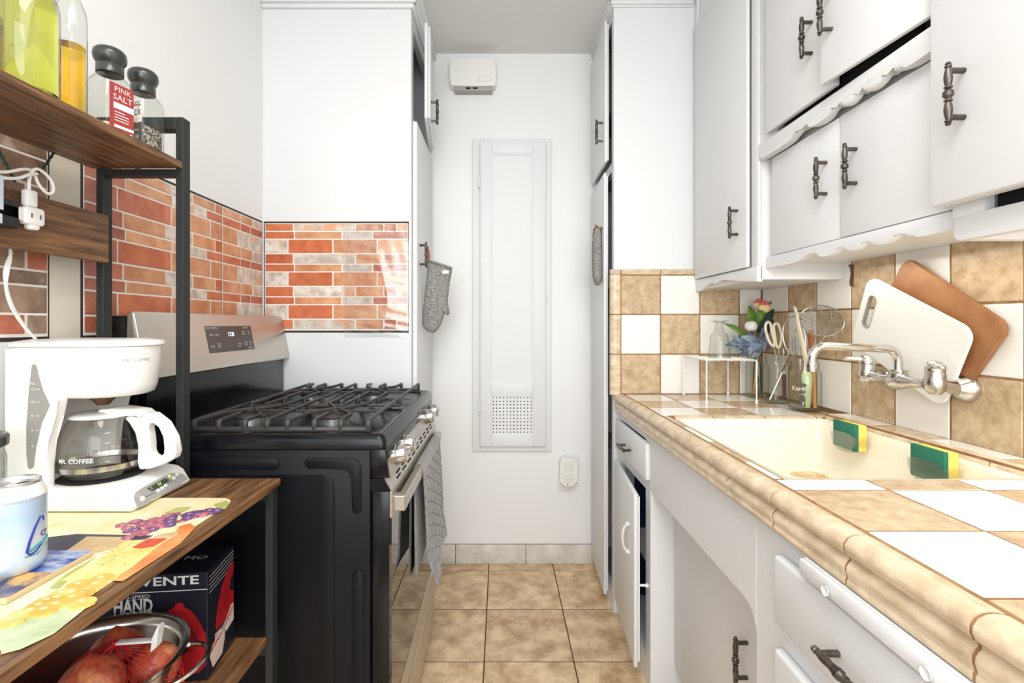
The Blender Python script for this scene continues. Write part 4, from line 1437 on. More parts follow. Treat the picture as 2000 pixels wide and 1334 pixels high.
b = MB()
fo = [(.890, -.15), (.892, .5), (.900, .82), (.915, .95), (.95, 1.04), (1.0, 1.07), (1.02, .95), (1.033, .60), (1.037, .12), (1.018, .10), (1.008, -.02), (.925, -.06), (.915, -.2)]
b.loft([[onface(y, t, -.001) for y, t in fo], [onface(y, t, .0012) for y, t in fo]]); fp = b.obj('control_face', GPLAST, cm, smooth=0)
b = MB(); b.loft([[onface(y, t, .0012) for y, t in ((.929, .80), (.982, .92), (.990, .66), (.975, .50), (.937, .46))], [onface(y, t, .002) for y, t in ((.929, .80), (.982, .92), (.990, .66), (.975, .50), (.937, .46))]])
b.obj('display', mat('lcd_dark', lin(70, 76, 60), 0.25), fp, smooth=0)
b = MB(); b.text('1:1', .0085, lambda x, y: onface(.961 + x, .70 + y / .028, .0024)); b.obj('clock_digits', LED_G, fp, smooth=0)
b = MB(); b.text('AM\nPM', .0035, lambda x, y: onface(.938 + x, .66 + y / .028, .0024)); b.text('DELAY\nBREW', .004, lambda x, y: onface(.9045 + x, .62 + y / .028, .0016))
b.text('PROG', .003, lambda x, y: onface(.9555 + x, .16 + y / .028, .0016)); b.text('HOUR', .003, lambda x, y: onface(.966 + x, .20 + y / .028, .0016)); b.text('MIN', .003, lambda x, y: onface(.978 + x, .24 + y / .028, .0016))
b.obj('key_legend', PRINT_W, fp, smooth=0)
for y, t, r in ((.908, .30, .0052), (.950, .32, .0038), (.962, .36, .0038), (.973, .42, .0038), (1.003, .66, .0046), (1.016, .80, .0046)):
    q = Vector((.024, 0, .014)).normalized().to_track_quat('Z', 'Y').to_matrix().to_4x4()
    b = MB(); b.lathe([(0, .0036), (r * .8, .0034), (r, .0022), (r, 0)], M=Matrix.Translation(onface(y, t)) @ q, seg=14); b.obj('button', PRINT_W, fp)
b = MB(); b.lathe([(0, .002), (.002, .002), (.0022, 0)], M=Matrix.Translation(onface(.995, .93, .001)) @ q, seg=10); b.obj('indicator', LED_G, fp)
b = MB(); b.tube([onface(.913, .30, .0014), onface(.945, .30, .0014)], .0004, seg=4); b.tube([onface(.978, .44, .0014), onface(.999, .60, .0014)], .0004, seg=4); b.obj('trace_line', DARK, fp)
# carafe
cf = thing('glass_carafe', 'empty glass carafe with white handle in the coffee maker', 'carafe', (CX, CY, ZS + .0502))
z0 = ZS + .0502
P = [(.0, z0), (.052, z0), (.060, z0 + .003), (.0665, z0 + .012), (.0715, z0 + .028), (.0725, z0 + .045), (.070, z0 + .066), (.064, z0 + .087), (.056, z0 + .104), (.0515, z0 + .114)]
b = MB(); b.lathe(P, c=(CX, CY, 0), seg=40); gl = b.obj('glass_bowl', CGLASS, cf, smooth=60)
b = MB(); b.lathe([(.0700, z0 + .016), (.0722, z0 + .017), (.0736, z0 + .027), (.0716, z0 + .0275)], c=(CX, CY, 0), seg=40); b.obj('band', STEEL_P, cf)
b = MB(); b.lathe([(.052, z0 + .1145), (.0565, z0 + .1135), (.0575, z0 + .117), (.052, z0 + .1195), (.020, z0 + .1215), (.015, z0 + .1215)], c=(CX, CY, 0), seg=36)
b.obj('collar', WPLAST, cf)
b = MB()
lid = [(CX + .005, z0 + .120), (CX + .05, z0 + .1195), (CX + .085, z0 + .112), (CX + .090, z0 + .116), (CX + .080, z0 + .124), (CX + .04, z0 + .130), (CX + .01, z0 + .128)]
b.prism(lid, CY - .024, CY + .024, 'XZ', bev=.004); b.obj('lid', WPLAST, cf)
outer = [(CX + .048, z0 + .110), (CX + .075, z0 + .121), (CX + .105, z0 + .118), (CX + .128, z0 + .100), (CX + .145, z0 + .070), (CX + .150, z0 + .042), (CX + .146, z0 + .030), (CX + .125, z0 + .018),
         (CX + .100, z0 + .010), (CX + .078, z0 + .008), (CX + .0745, z0 + .022), (CX + .0755, z0 + .055), (CX + .070, z0 + .080), (CX + .058, z0 + .100)]
inner = [(CX + .097, z0 + .094), (CX + .100, z0 + .0985), (CX + .107, z0 + .0985), (CX + .117, z0 + .090), (CX + .125, z0 + .072), (CX + .127, z0 + .050), (CX + .126, z0 + .040), (CX + .120, z0 + .034),
         (CX + .110, z0 + .032), (CX + .103, z0 + .036), (CX + .099, z0 + .045), (CX + .099, z0 + .060), (CX + .097, z0 + .078), (CX + .095, z0 + .088)]
b = MB(); b.ring_prism(outer, inner, CY - .0125, CY + .0125, 'XZ')
bmesh.ops.recalc_face_normals(b.bm, faces=b.bm.faces[:])
h = b.obj('handle', WPLAST, cf, smooth=30)
bv = h.modifiers.new('round', 'BEVEL'); bv.width = .005; bv.segments = 3; bv.limit_method = 'ANGLE'; bv.angle_limit = math.radians(60)


def oncarafe(x, y, zc, a0, r):
    a = a0 + x / r
    return Vector((CX + (r + .0006) * math.cos(a), CY + (r + .0006) * math.sin(a), zc + y))


b = MB(); b.text('MR. COFFEE', .0115, lambda x, y: oncarafe(x, y, z0 + .041, -1.5, .0732), bold=.02)
for k, z in enumerate((.088, .070, .052, .036)):
    r = (.0640, .0692, .0722, .0722)[k]
    b.poly([oncarafe(x, y, z0 + z, -.80, r + .0004) for x, y in ((-.004, -.0005), (.004, -.0005), (.004, .0005), (-.004, .0005))])
b.obj('print', PRINT_W, gl, smooth=0)

# ---- glass canister at the left edge
gc = thing('canister', 'clear glass canister with dark lid at the far left beside coffee maker', 'canister', (-.850, .775, ZS))
b = MB(); b.lathe([(0, ZS + .0005), (.044, ZS + .0005), (.047, ZS + .004), (.047, ZS + .125), (.043, ZS + .142)], c=(-.850, .775, 0)); b.obj('jar', JGLASS, gc, smooth=50)
b = MB(); b.lathe([(0, ZS + .143), (.046, ZS + .143), (.0495, ZS + .146), (.050, ZS + .160), (.047, ZS + .164), (.012, ZS + .166), (.012, ZS + .18), (0, ZS + .182)], c=(-.850, .775, 0)); b.obj('lid', CAP_S, gc)

# ================================================================== place mat with printed still life
pm = thing('placemat', 'yellow placemat printed with grapes and cheese on the rack shelf', 'placemat', (-.68, .73, ZS))
b = MB(); b.prism(rrect(-.860, -.516, .50, .958, .035, 7), ZS + .0002, ZS + .0016, 'XY'); b.obj('mat', MAT_Y, pm, smooth=0)
ZM = ZS + .0016


def sm_(px, py):
    Y = (CAM_Z - ZM) * F_PX / (py - VY)
    return ((px - VX) * Y / F_PX, Y)


def patch(pts, m, lift=.0002, name='print'):
    b = MB(); b.prism(pts, ZM - .0001, ZM + lift, 'XY'); return b.obj(name, m, pm, smooth=0)


# broad colour fields first (plain polygons in mat coordinates)
patch([sm_(2, 1140), sm_(2, 1060), sm_(150, 1043), sm_(300, 1046), sm_(265, 1062), sm_(180, 1072), sm_(120, 1120)], NAVYINK, .00015)
patch([sm_(128, 1077), sm_(170, 1048), sm_(262, 1049), sm_(235, 1068), sm_(190, 1080)], TANINK, .0002)
patch([sm_(2, 1278), sm_(2, 1210), sm_(60, 1190), sm_(120, 1180), sm_(170, 1186), sm_(105, 1238), sm_(40, 1268)], CYANW, .00015)
patch([sm_(95, 1150), sm_(130, 1120), sm_(175, 1095), sm_(190, 1085), sm_(150, 1120), sm_(115, 1150)], OLIVE, .0002)
patch([sm_(170, 1108), sm_(248, 1056), sm_(330, 1052), sm_(300, 1074), sm_(258, 1108)], CHEESE, .0003)
patch([sm_(120, 1134), sm_(158, 1110), sm_(250, 1110), sm_(225, 1132), sm_(180, 1138)], CHEESE, .0003)
patch([sm_(258, 1108), sm_(300, 1072), sm_(335, 1050), sm_(350, 1028), sm_(372, 1022), sm_(382, 1030), sm_(352, 1062), sm_(300, 1096), sm_(240, 1135), sm_(218, 1134)], ORANGE, .00025)
patch([sm_(258, 1070), sm_(290, 1052), sm_(328, 1052), sm_(300, 1068), sm_(272, 1072)], REDINK, .0004)
patch([sm_(295, 1050), sm_(320, 1042), sm_(350, 1038), sm_(345, 1046), sm_(320, 1053)], TANINK, .0004)
patch([sm_(320, 1002), sm_(345, 992), sm_(375, 990), sm_(360, 1000), sm_(335, 1004)], OLIVE, .0002)
patch([sm_(418, 985), sm_(440, 978), sm_(450, 982), sm_(440, 994), sm_(424, 997)], OLIVE, .0002)
rnd = random.Random(5)
b1, b2, b3 = MB(), MB(), MB()
for k in range(62):
    t = rnd.random()
    px = 245 + 170 * t + rnd.uniform(-10, 10)
    py = 1038 - 40 * t + rnd.uniform(-14, 13) * (1.2 - t)
    cx, cy = sm_(px, py)
    rx, ry = .0092, .0090
    bb_ = b1 if k % 2 else b2
    zt = ZM + .0004 + k * .00006
    bb_.prism(ellipse(cx, cy, rx, ry, 12), ZM - .0001, zt, 'XY')
    b3.prism(ellipse(cx + .0024, cy - .0016, .0026, .0036, 8), zt - .0002, zt + .00015, 'XY')
b1.obj('print', GRAPE1, pm, smooth=0); b2.obj('print', GRAPE2, pm, smooth=0); b3.obj('print', GRAPE_H, pm, smooth=0)
b1, b3, b1b = MB(), MB(), MB()
for k, (px, py) in enumerate([(207, 1130), (195, 1142), (162, 1142), (178, 1155), (150, 1158), (130, 1160), (168, 1162), (120, 1170), (100, 1175), (140, 1176), (85, 1185), (118, 1184), (70, 1196), (50, 1203), (150, 1170), (30, 1215), (95, 1195), (170, 1180)]):
    cx, cy = sm_(px - 8, py)
    zt = ZM + .0005 + k * .00012
    (b1b if k % 2 else b1).prism(ellipse(cx, cy, .0145, .0125, 14), ZM - .0001, zt, 'XY'); b3.prism(ellipse(cx - .004, cy + .003, .0042, .0030, 9), zt - .0002, zt + .0002, 'XY')
b1.obj('print', GOLD1, pm, smooth=0); b1b.obj('print', GOLD2, pm, smooth=0); b3.obj('print', GOLD_H, pm, smooth=0)
b = MB()
for k in range(40):
    u, v = rnd.random(), rnd.random()
    cx, cy = sm_(190 + 110 * u - 55 * v, 1060 + 45 * v)
    b.prism(ellipse(cx, cy, .0016, .0013, 7), ZM + .0002, ZM + .0004, 'XY')
b.obj('print', ORANGE, pm, smooth=0)
# art tile used as a coaster, and the drink can on it
ax = thing('tile_coaster', 'square tile coaster with blue and gold painting under the drink can', 'coaster', (-.662, .655, ZM))
b = MB(); b.box(-.725, -.600, .592, .720, ZM + .0004, ZM + .0075, bev=.001, seg=1); b.obj('tile', TANEDGE, ax)
b = MB(); b.box(-.7235, -.6015, .655, .7185, ZM + .0073, ZM + .0079); b.obj('print', BLUEART, ax, smooth=0)
b = MB(); b.box(-.7235, -.6015, .5935, .655, ZM + .0073, ZM + .0079); b.obj('print', GOLDART, ax, smooth=0)
ZC0 = ZM + .0080
cx, cy = -.660, .662
cn = thing('drink_can', 'pale blue sparkling water can on the painted tile coaster', 'can', (cx, cy, ZC0))
b = MB(); b.lathe([(.026, ZC0 + .0002), (.0285, ZC0 + .0015), (.0328, ZC0 + .010), (.0332, ZC0 + .014), (.0332, ZC0 + .100)], c=(cx, cy, 0), seg=40)
b.obj('body', CAN_B, cn, smooth=50)
b = MB(); b.lathe([(.0332, ZC0 + .1001), (.0325, ZC0 + .104), (.0278, ZC0 + .1165)], c=(cx, cy, 0), seg=40); b.obj('shoulder', LABEL_W, cn, smooth=50)
b = MB(); b.lathe([(.0277, ZC0 + .1168), (.0270, ZC0 + .1185), (.0278, ZC0 + .1205), (.0270, ZC0 + .1215), (.0255, ZC0 + .1205), (.0245, ZC0 + .116), (0, ZC0 + .116)], c=(cx, cy, 0), seg=40)
b.obj('top', ALU, cn, smooth=50)
b = MB(); b.prism(ellipse(cx + .012, cy + .004, .010, .0075, 16), ZC0 + .1162, ZC0 + .1166, 'XY'); b.obj('opening', DARK, cn)
b = MB(); b.ring_prism(ellipse(cx - .006, cy - .002, .013, .0085, 16, .3), ellipse(cx - .009, cy - .003, .006, .005, 16, .3), ZC0 + .1168, ZC0 + .118, 'XY'); b.obj('pull_tab', ALU, cn)


def oncan(x, y, a0, off=.0004):
    a = a0 + x / .0332
    z = ZC0 + y
    r = .0332 if y < .1 else .0332 - (y - .1) * .38
    return Vector((cx + (r + off) * math.cos(a), cy + (r + off) * math.sin(a), z))


aC = math.atan2(-cy, -cx)                            # side of the can that faces the aisle and the camera
b = MB()
cpts = [(.022, .064), (.0205, .071), (.016, .072), (.009, .060), (.003, .043), (.000, .030), (.003, .025), (.010, .027), (.017, .033), (.022, .037)]
b.tube([oncan(x - .003, y, aC + .45, .0006) for x, y in cpts], [.0006, .0009, .0012, .0014, .0016, .0016, .0014, .0011, .0009, .0006], seg=6)
b.text('cr', .016, lambda x, y: oncan(x + .020, y + .049, aC + .45))
b.obj('lettering', NAVY, cn)
b = MB(); b.tube([oncan(x - .003, y, aC + .45, .0006) for x, y in ((.003, .030), (.010, .034), (.018, .036), (.03, .041))], .0014, seg=6, flat=(1, 1.5)); b.tube([oncan(x - .003, y, aC + .45, .0006) for x, y in ((-.002, .024), (.012, .023), (.03, .031))], .0008, seg=6)
b.obj('stripe', TEAL, cn)
b = MB(); b.text('SPARKLING', .0052, lambda x, y: oncan(x, y + .0985, aC + .25), sx=1.3); b.obj('lettering', GPLAST, cn, smooth=0)
b = MB(); b.poly([oncan(x, y, aC - .95, .0005) for x, y in ((-.006, .020), (.004, .020), (.004, .088), (-.006, .088))]); b.obj('label', LABEL_W, cn, smooth=0)

# ================================================================== lower shelf: mixer box and colander
ZL = .4762
bx = thing('mixer_box', 'black and red hand mixer carton on the lower rack shelf', 'box', (-.559, .930, ZL), math.radians(6))
W, D, Hh = .205, .115, .206
b = MB(); b.box(-W, 0, 0, D, .0003, Hh, bev=.0012, seg=1); b.obj('carton', CARD, bx, local=True)


def front(x, z, o=.0004):
    return Vector((-W + x, -o, z))


def sidef(y, z, o=.0004):
    return Vector((o, y, z))


b = MB()
b.text('VENTE', .028, lambda x, y: front(.190 + x * 1.25, .192 + y * .82), align='RIGHT', bold=.022)
b.text('5-SPEED', .0095, lambda x, y: front(.103 + x * 1.25, .166 + y), align='RIGHT')
b.text('HAND', .036, lambda x, y: front(.108 + x * .66, .1475 + y), align='RIGHT', bold=.03)
b.text('MIXER', .030, lambda x, y: front(.108 + x * .66, .112 + y), align='RIGHT')
b.obj('lettering', PRINT_W, bx, smooth=0, local=True, normals=False)
b = MB(); b.text('MO', .022, lambda x, y: Vector((-.028 + x * 1.3, .062 + y * 1.0, Hh + .0004)), align='RIGHT')
b.obj('lettering', PRINT_W, bx, smooth=0, local=True, normals=False)
b = MB(); b.poly([front(0, .173), front(W, .173), front(W, .1745), front(0, .1745)]); b.poly([front(.062, .1607), front(.103, .1607), front(.103, .1612), front(.062, .1612)])
for k in range(5):
    z = .198 - k * .0075
    b.poly([sidef(.006, z - .006), sidef(.112, z - .002), sidef(.112, z - .001), sidef(.006, z - .005)])
b.obj('stripe', PRINT_W, bx, smooth=0, local=True, normals=False)
mx = [(.120, .118), (.128, .132), (.145, .142), (.150, .150), (.160, .151), (.163, .143), (.176, .134), (.188, .118), (.198, .098), (.203, .088), (.203, .03), (.19, .016), (.165, .012), (.15, .03), (.158, .05), (.172, .06), (.168, .085), (.150, .105), (.135, .113)]
b = MB(); b.poly([front(x, z) for x, z in mx]); b.obj('print', CARD_R, bx, smooth=0, local=True, normals=False)
b = MB(); b.poly([front(x, z, .0006) for x, z in ((.170, .112), (.182, .095), (.190, .072), (.184, .066), (.176, .085), (.168, .104))]); b.obj('print', CARD_D, bx, smooth=0, local=True, normals=False)
b = MB(); b.poly([sidef(y, z) for y, z in ((.030, .085), (.040, .120), (.060, .150), (.085, .168), (.112, .176), (.112, .150), (.095, .140), (.095, .120), (.112, .112), (.112, .085), (.07, .07), (.035, .072))]); b.obj('print', CARD_R, bx, smooth=0, local=True, normals=False)
b = MB(); b.poly([sidef(y, z) for y, z in ((.028, .07), (.06, .066), (.112, .082), (.112, .055), (.06, .04), (.03, .04))]); b.obj('print', GPLAST, bx, smooth=0, local=True, normals=False)
b = MB(); b.poly([sidef(y, z, .0006) for y, z in ((.008, .038), (.02, .056), (.045, .066), (.065, .058), (.072, .040), (.060, .012), (.02, .010))]); b.poly([sidef(y, z, .0007) for y, z in ((.068, .055), (.08, .075), (.10, .088), (.112, .086), (.112, .05), (.08, .045))])
b.obj('print', CARD_C, bx, smooth=0, local=True, normals=False)
b = MB()
for k in range(4):
    b.poly([sidef(.014 + k * .012, .044 + k * .003, .0009), sidef(.026 + k * .012, .060 - k * .001, .0009), sidef(.029 + k * .012, .059 - k * .001, .0009), sidef(.019 + k * .012, .043 + k * .003, .0009)])
    b.poly([sidef(.074 + k * .009, .060 + k * .004, .0009), sidef(.086 + k * .008, .078 + k * .002, .0009), sidef(.088 + k * .008, .077 + k * .002, .0009), sidef(.078 + k * .009, .059 + k * .004, .0009)])
b.obj('print', CARD_R, bx, smooth=0, local=True, normals=False)

kx, ky, kr, kz = -.650, .770, .128, .622
co = thing('colander', 'stainless steel colander holding netted onions on the lower rack shelf', 'colander', (kx, ky, ZL))
b = MB()
b.lathe([(.0, ZL + .012), (.07, ZL + .013), (.095, ZL + .035), (.112, ZL + .075), (.122, ZL + .130), (kr - .004, kz - .004), (kr + .006, kz - .002), (kr + .007, kz + .0005), (kr + .001, kz + .001), (kr - .006, kz - .002),
         (.1195, ZL + .129), (.1095, ZL + .075), (.0925, ZL + .037), (.068, ZL + .016), (0, ZL + .015)], c=(kx, ky, 0), seg=48)
bw = b.obj('bowl', STEEL_P, co, smooth=60)
b = MB(); b.lathe([(.066, ZL + .0004), (.070, ZL + .0004), (.070, ZL + .014), (.066, ZL + .014)], c=(kx, ky, 0), seg=36); b.obj('foot_ring', STEEL_P, co)
b = MB()
for j, (zz_, rr_) in enumerate(((.045, .0965), (.060, .104), (.078, .1098), (.096, .1148), (.110, .1182))):
    for k in range(30):
        a = 2 * math.pi * (k + .5 * (j % 2)) / 30
        c = Vector((kx + rr_ * math.cos(a), ky + rr_ * math.sin(a), ZL + zz_))
        n = Vector((math.cos(a), math.sin(a), -.3))
        b.cyl(c - n * .0015, c - n * .0008, .0022, seg=6)
        b.cyl(c + n * .0035, c + n * .0042, .0022, seg=6)
b.obj('perforation', DARK, bw, smooth=0, kind='stuff')
for a0, sgn in ((math.radians(5), 1), (math.radians(185), 1)):
    b = MB()
    pts = []
    for k in range(17):
        t = k / 16
        a = a0 - .42 + .84 * t
        r = kr + .004 + .040 * math.sin(math.pi * t) ** .55
        pts.append((kx + r * math.cos(a), ky + r * math.sin(a), kz - .014 + .006 * math.sin(math.pi * t)))
    b.tube(pts, .0036, seg=8)
    for p in (pts[0], pts[-1]):
        b.sphere(p, .007, seg=10, rings=6, s=(1, 1, .7))
    b.obj('loop_handle', STEEL_P, co)


def onion(name, label, c, r, rot):
    t = thing(name, label, 'onion', (c[0], c[1], c[2] - r * .9), rot)
    b = MB(); pr = []
    for k in range(13):
        th = math.pi * k / 12
        pr.append((r * math.sin(th) ** .9, r * .9 - r * .92 * math.cos(th) + (0 if k < 11 else .004 * (k - 10))))
    pr[0] = (0, pr[0][1]); pr[-1] = (0, pr[-1][1] + .004)
    b.lathe(pr, seg=24); b.obj('bulb', ONION, t, smooth=80, local=True)
    b = MB(); b.lathe([(.003, r * 1.84), (.004, r * 1.88), (.0025, r * 1.95), (.003, r * 2.0), (0, r * 2.01)], seg=8); b.obj('stem', TANINK, t, local=True)
    return t


ons = [(-.612, .728, .612, .044, 'large orange onion at the front left inside the red net'), (-.566, .795, .596, .038, 'orange onion on the right inside the red net'),
       (-.640, .812, .605, .040, 'orange onion at the back of the red net, mostly covered by mesh')]
for k, (x, y, z, r, lab) in enumerate(ons):
    onion('onion', lab, (x, y, z), r, k * 1.3)
# red mesh net round the onions
b = MB()
cxn, cyn, czn = -.612, .774, .562
def netpt(a, t):
    # t 0 bottom .. 1 gathered top
    th = math.pi * (.12 + .80 * t)
    rr = math.sin(th)
    rad = .092 + .004 * math.cos(2 * (a - 2.2)) + .004 * math.sin(3 * a)
    return Vector((cxn + rad * rr * math.cos(a), cyn + rad * rr * math.sin(a), czn - .080 * math.cos(th)))
na, nt_ = 34, 20
for s in (1, -1):
    for k in range(na):
        b.tube([netpt(2 * math.pi * (k / na) + s * 1.5 * (j / nt_), j / nt_) for j in range(nt_ + 1)], .0005, seg=4, cap=False)
nb_ = b.obj('mesh_net', NET_R, None, smooth=60)
tag(nb_, 'red plastic mesh net wrapped around the onions in the colander', 'net')
b = MB()
for k in range(9):
    a = k * .7
    b.tube([netpt(a, 1.0), (cxn + .004 * math.cos(a), cyn + .004 * math.sin(a), czn + .084), (cxn + .002 * math.cos(a), cyn + .002 * math.sin(a), czn + .090)], .0022, seg=5)
b.obj('gathered_end', NET_R, nb_)
cl = thing('net_clip', 'white plastic clip tag on the gathered end of the red onion net', 'clip', (-.600, .772, .648))
b = MB(); b.box(-.006, .050, -.006, .006, .002, .0055, bev=.0012, M=Matrix.Rotation(.12, 4, 'Z')); b.prism([(.046, -.012), (.056, -.004), (.055, .006), (.060, .026), (.056, .028), (.048, .010)], -.008, .008, 'XZ', bev=.0015, M=Matrix.Rotation(.12, 4, 'Z'))
b.obj('tag', WPLAST, cl, local=True)

# ================================================================== upper shelf: oil bottles and grinders
ZU = 1.5072


def bottle(cx, cy, r, h, neck, fill, oil, label, sq=1.0):
    t = thing('oil_bottle', label, 'bottle', (cx, cy, ZU))
    b = MB()
    b.lathe([(0, ZU + .0005), (r - .004, ZU + .0005), (r, ZU + .005), (r, ZU + h * .62), (r * .93, ZU + h * .68), (r * .6, ZU + h * .75), (neck, ZU + h * .80), (neck, ZU + h * .96), (neck + .002, ZU + h * .965), (neck + .002, ZU + h)],
            c=(cx, cy, 0), seg=36)
    b.obj('glass', JGLASS, t, smooth=50)
    ri = r - .003
    pr = [(0, ZU + .004), (ri, ZU + .005)]
    top = ZU + h * fill
    if fill > .62:
        pr += [(ri, ZU + h * .62), (ri * .93, ZU + h * .675), (ri * .62, top)]
    else:
        pr += [(ri, top)]
    pr += [(0, top)]
    b = MB(); b.lathe(pr, c=(cx, cy, 0), seg=36); b.obj('oil', oil, t, smooth=50)
    b = MB(); b.lathe([(0, ZU + h + .001), (neck + .003, ZU + h + .001), (neck + .003, ZU + h + .02), (0, ZU + h + .022)], c=(cx, cy, 0), seg=20); b.obj('cap', CAP_S, t)
    return t


bottle(-.727, .750, .038, .222, .014, .735, OIL_G, 'large bottle of greenish yellow oil on the upper shelf, leftmost')
bottle(-.765, .868, .0235, .30, .011, .475, OIL_A, 'smaller clear bottle half full of amber oil on the upper shelf')


def grinder(cx, cy, label, fill, fillh, red):
    t = thing('spice_grinder', label, 'grinder', (cx, cy, ZU))
    a, h = .0285, .130
    kz_ = h / .096
    rot = math.radians(-15 if red else -9)
    M = Matrix.Translation((cx, cy, ZU)) @ Matrix.Rotation(rot, 4, 'Z')

    def R(hw, z, r):
        return [M @ Vector((x, y, z)) for x, y in rrect(-hw, hw, -hw, hw, r, 5)]
    b = MB(); b.loft([R(a - .003, .0005, .008), R(a, .004, .010), R(a, h - .022, .010), R(a - .002, h - .014, .012), R(a - .007, h - .004, .018), R(.0200, h, .0195), R(.0200, h + .006, .0195)], cap1=False)
    b.obj('glass', JGLASS, t, smooth=50)
    b = MB(); b.loft([R(a - .0035, .004, .008), R(a - .0035, fillh, .008)]); b.obj('spice', fill, t, smooth=40)
    b = MB(); b.lathe([(0, h + .0005), (.0222, h + .0005), (.0222, h + .016), (.0205, h + .018), (.0225, h + .021), (.0262, h + .027), (.0275, h + .035), (.0262, h + .043), (.0215, h + .048), (.008, h + .0495), (0, h + .0495)], M=M, seg=30)
    b.obj('grinder_cap', CAP_S, t, smooth=50)

    def side(x, z, off=.0005):
        return M @ Vector((a + off, x, z * kz_))

    def frontf(x, z, off=.0005):
        return M @ Vector((x, -a - off, z * kz_))
    if red:
        b = MB(); b.poly([side(x, z) for x, z in ((-.022, .004), (.024, .004), (.024, .078), (-.022, .078))]); lb = b.obj('label', LABEL_R, t, smooth=0)
        b = MB()
        b.text('PINK', .0140, lambda x, y: side(.0025 + x, .0700 + y * .74, .001), sx=1.05); b.text('SALT', .0160, lambda x, y: side(.0025 + x, .0588 + y * .74, .001), sx=1.05)
        b.poly([side(x, z, .001) for x, z in ((-.015, .0430), (.024, .0430), (.024, .0515), (-.015, .0515))]); b.poly([side(x, z, .001) for x, z in ((-.014, .0165), (.024, .0165), (.024, .0205), (-.014, .0205))])
        for z in (.038, .034, .030, .026):
            b.poly([side(x, z + dz, .001) for x, dz in ((-.013, 0), (.014 if z != .038 else .006, 0), (.014 if z != .038 else .006, .0012), (-.013, .0012))])
        b.poly([side(x, z, .001) for x, z in ellipse(.006, .010, .0055, .0035, 14)]); b.poly([side(x, z, .001) for x, z in ellipse(.0185, .0095, .004, .004, 14)])
        b.obj('lettering', LABEL_W, lb, smooth=0)
    else:
        b = MB(); b.poly([frontf(x, z) for x, z in ((-.026, .004), (.026, .004), (.026, .078), (-.026, .078))]); lb = b.obj('label', LABEL_W, t, smooth=0)
        b = MB(); b.poly([frontf(x, z, .0008) for x, z in ((-.026, .004), (.026, .004), (.026, .044), (-.026, .044))])
        b.text('KIRKLAND', .0070, lambda x, y: frontf(.023 + x, .0735 + y, .001), align='RIGHT'); b.text('Black', .0185, lambda x, y: frontf(.0245 + x, .0600 + y, .001), align='RIGHT')
        b.obj('lettering', LABEL_K, lb, smooth=0)
        b = MB(); b.text('Pepper', .0175, lambda x, y: frontf(.0245 + x, .0480 + y, .0012), align='RIGHT'); b.text('GRINDER', .0075, lambda x, y: frontf(.020 + x, .0220 + y, .0012), align='RIGHT'); b.text('NATURAL', .0050, lambda x, y: frontf(.020 + x, .0320 + y, .0012), align='RIGHT')
        b.obj('lettering', PRINT_W, lb, smooth=0)
        b = MB(); b.poly([frontf(x, z, .0008) for x, z in ((-.026, .0685), (.0235, .0685), (.0235, .0705), (-.026, .0705))]); b.obj('stripe', LABEL_R, lb, smooth=0)


grinder(-.757, .945, 'pink salt grinder with red label on the upper shelf', SALT, .030, True)
grinder(-.751, 1.025, 'black pepper grinder with dark label at the end of upper shelf', PEPPER, .056, False)

# ================================================================== cords on the backboard
pw = thing('power_strip', 'dark power strip on the rack backboard with pale tags', 'power strip', (-.846, .80, 1.325))
b = MB(); b.box(-.8495, -.828, .60, .842, 1.318, 1.366, bev=.004); b.obj('case', FRAME, pw)
b = MB(); b.box(-.8278, -.8273, .75, .812, 1.345, 1.40); b.box(-.8278, -.8273, .70, .81, 1.322, 1.338); b.obj('tag', PALEBLUE, pw, smooth=0)
ec = thing('extension_cord', 'white extension cord with flat plug in front of the rack backboard', 'cord', (-.835, .88, 1.33))
b = MB()
b.prism(rrect(.848, .884, 1.330, 1.362, .007, 4), -.842, -.824, 'YZ', bev=.004)
b.prism(rrect(.858, .876, 1.322, 1.334, .005, 4), -.840, -.826, 'YZ', bev=.003); b.box(-.842, -.828, .80, .85, 1.334, 1.358, bev=.003)
b.prism(rrect(.853, .873, 1.362, 1.392, .004, 4), -.840, -.827, 'YZ', bev=.003)
pg = b.obj('plug_socket', WPLAST, ec)
b = MB(); b.box(-.8238, -.8232, .8565, .858, 1.342, 1.350); b.box(-.8238, -.8232, .873, .8745, 1.342, 1.350); b.obj('slot', DARK, pg, smooth=0)
b = MB()
b.tube(smooth([(-.834, .863, 1.390), (-.833, .862, 1.41), (-.83, .866, 1.428), (-.828, .878, 1.432), (-.828, .898, 1.420), (-.83, .905, 1.402), (-.833, .896, 1.395), (-.834, .880, 1.408), (-.832, .868, 1.425), (-.83, .850, 1.425), (-.83, .80, 1.405), (-.83, .70, 1.398)]), .0028, seg=8)
b.tube(smooth([(-.83, .70, 1.385), (-.83, .82, 1.400), (-.828, .858, 1.418), (-.829, .872, 1.424)]), .0028, seg=8)
b.tube(smooth([(-.888, .880, 1.400), (-.884, .880, 1.285), (-.880, .872, 1.255), (-.878, .866, 1.22), (-.880, .878, 1.185), (-.884, .905, 1.150), (-.888, .93, 1.128)]), .0026, seg=8)
b.tube(smooth([(-.886, .884, 1.285), (-.882, .868, 1.25), (-.880, .870, 1.215), (-.882, .884, 1.182), (-.886, .910, 1.148), (-.890, .934, 1.127)]), .0026, seg=8)
b.obj('cable', WPLAST, ec)
gw = MB()
for s in (0, math.pi):
    pts = []
    for k in range(40):
        t = k / 39
        base = Vector((-.872, .952, 1.489)).lerp(Vector((-.846, .866, 1.414)), t) + Vector((0, 0, -.012 * math.sin(math.pi * t)))
        a = t * 34 + s
        pts.append(base + Vector((.0016 * math.cos(a), .0012 * math.sin(a), .0016 * math.sin(a))))
    gw.tube(pts, .0017, seg=6)
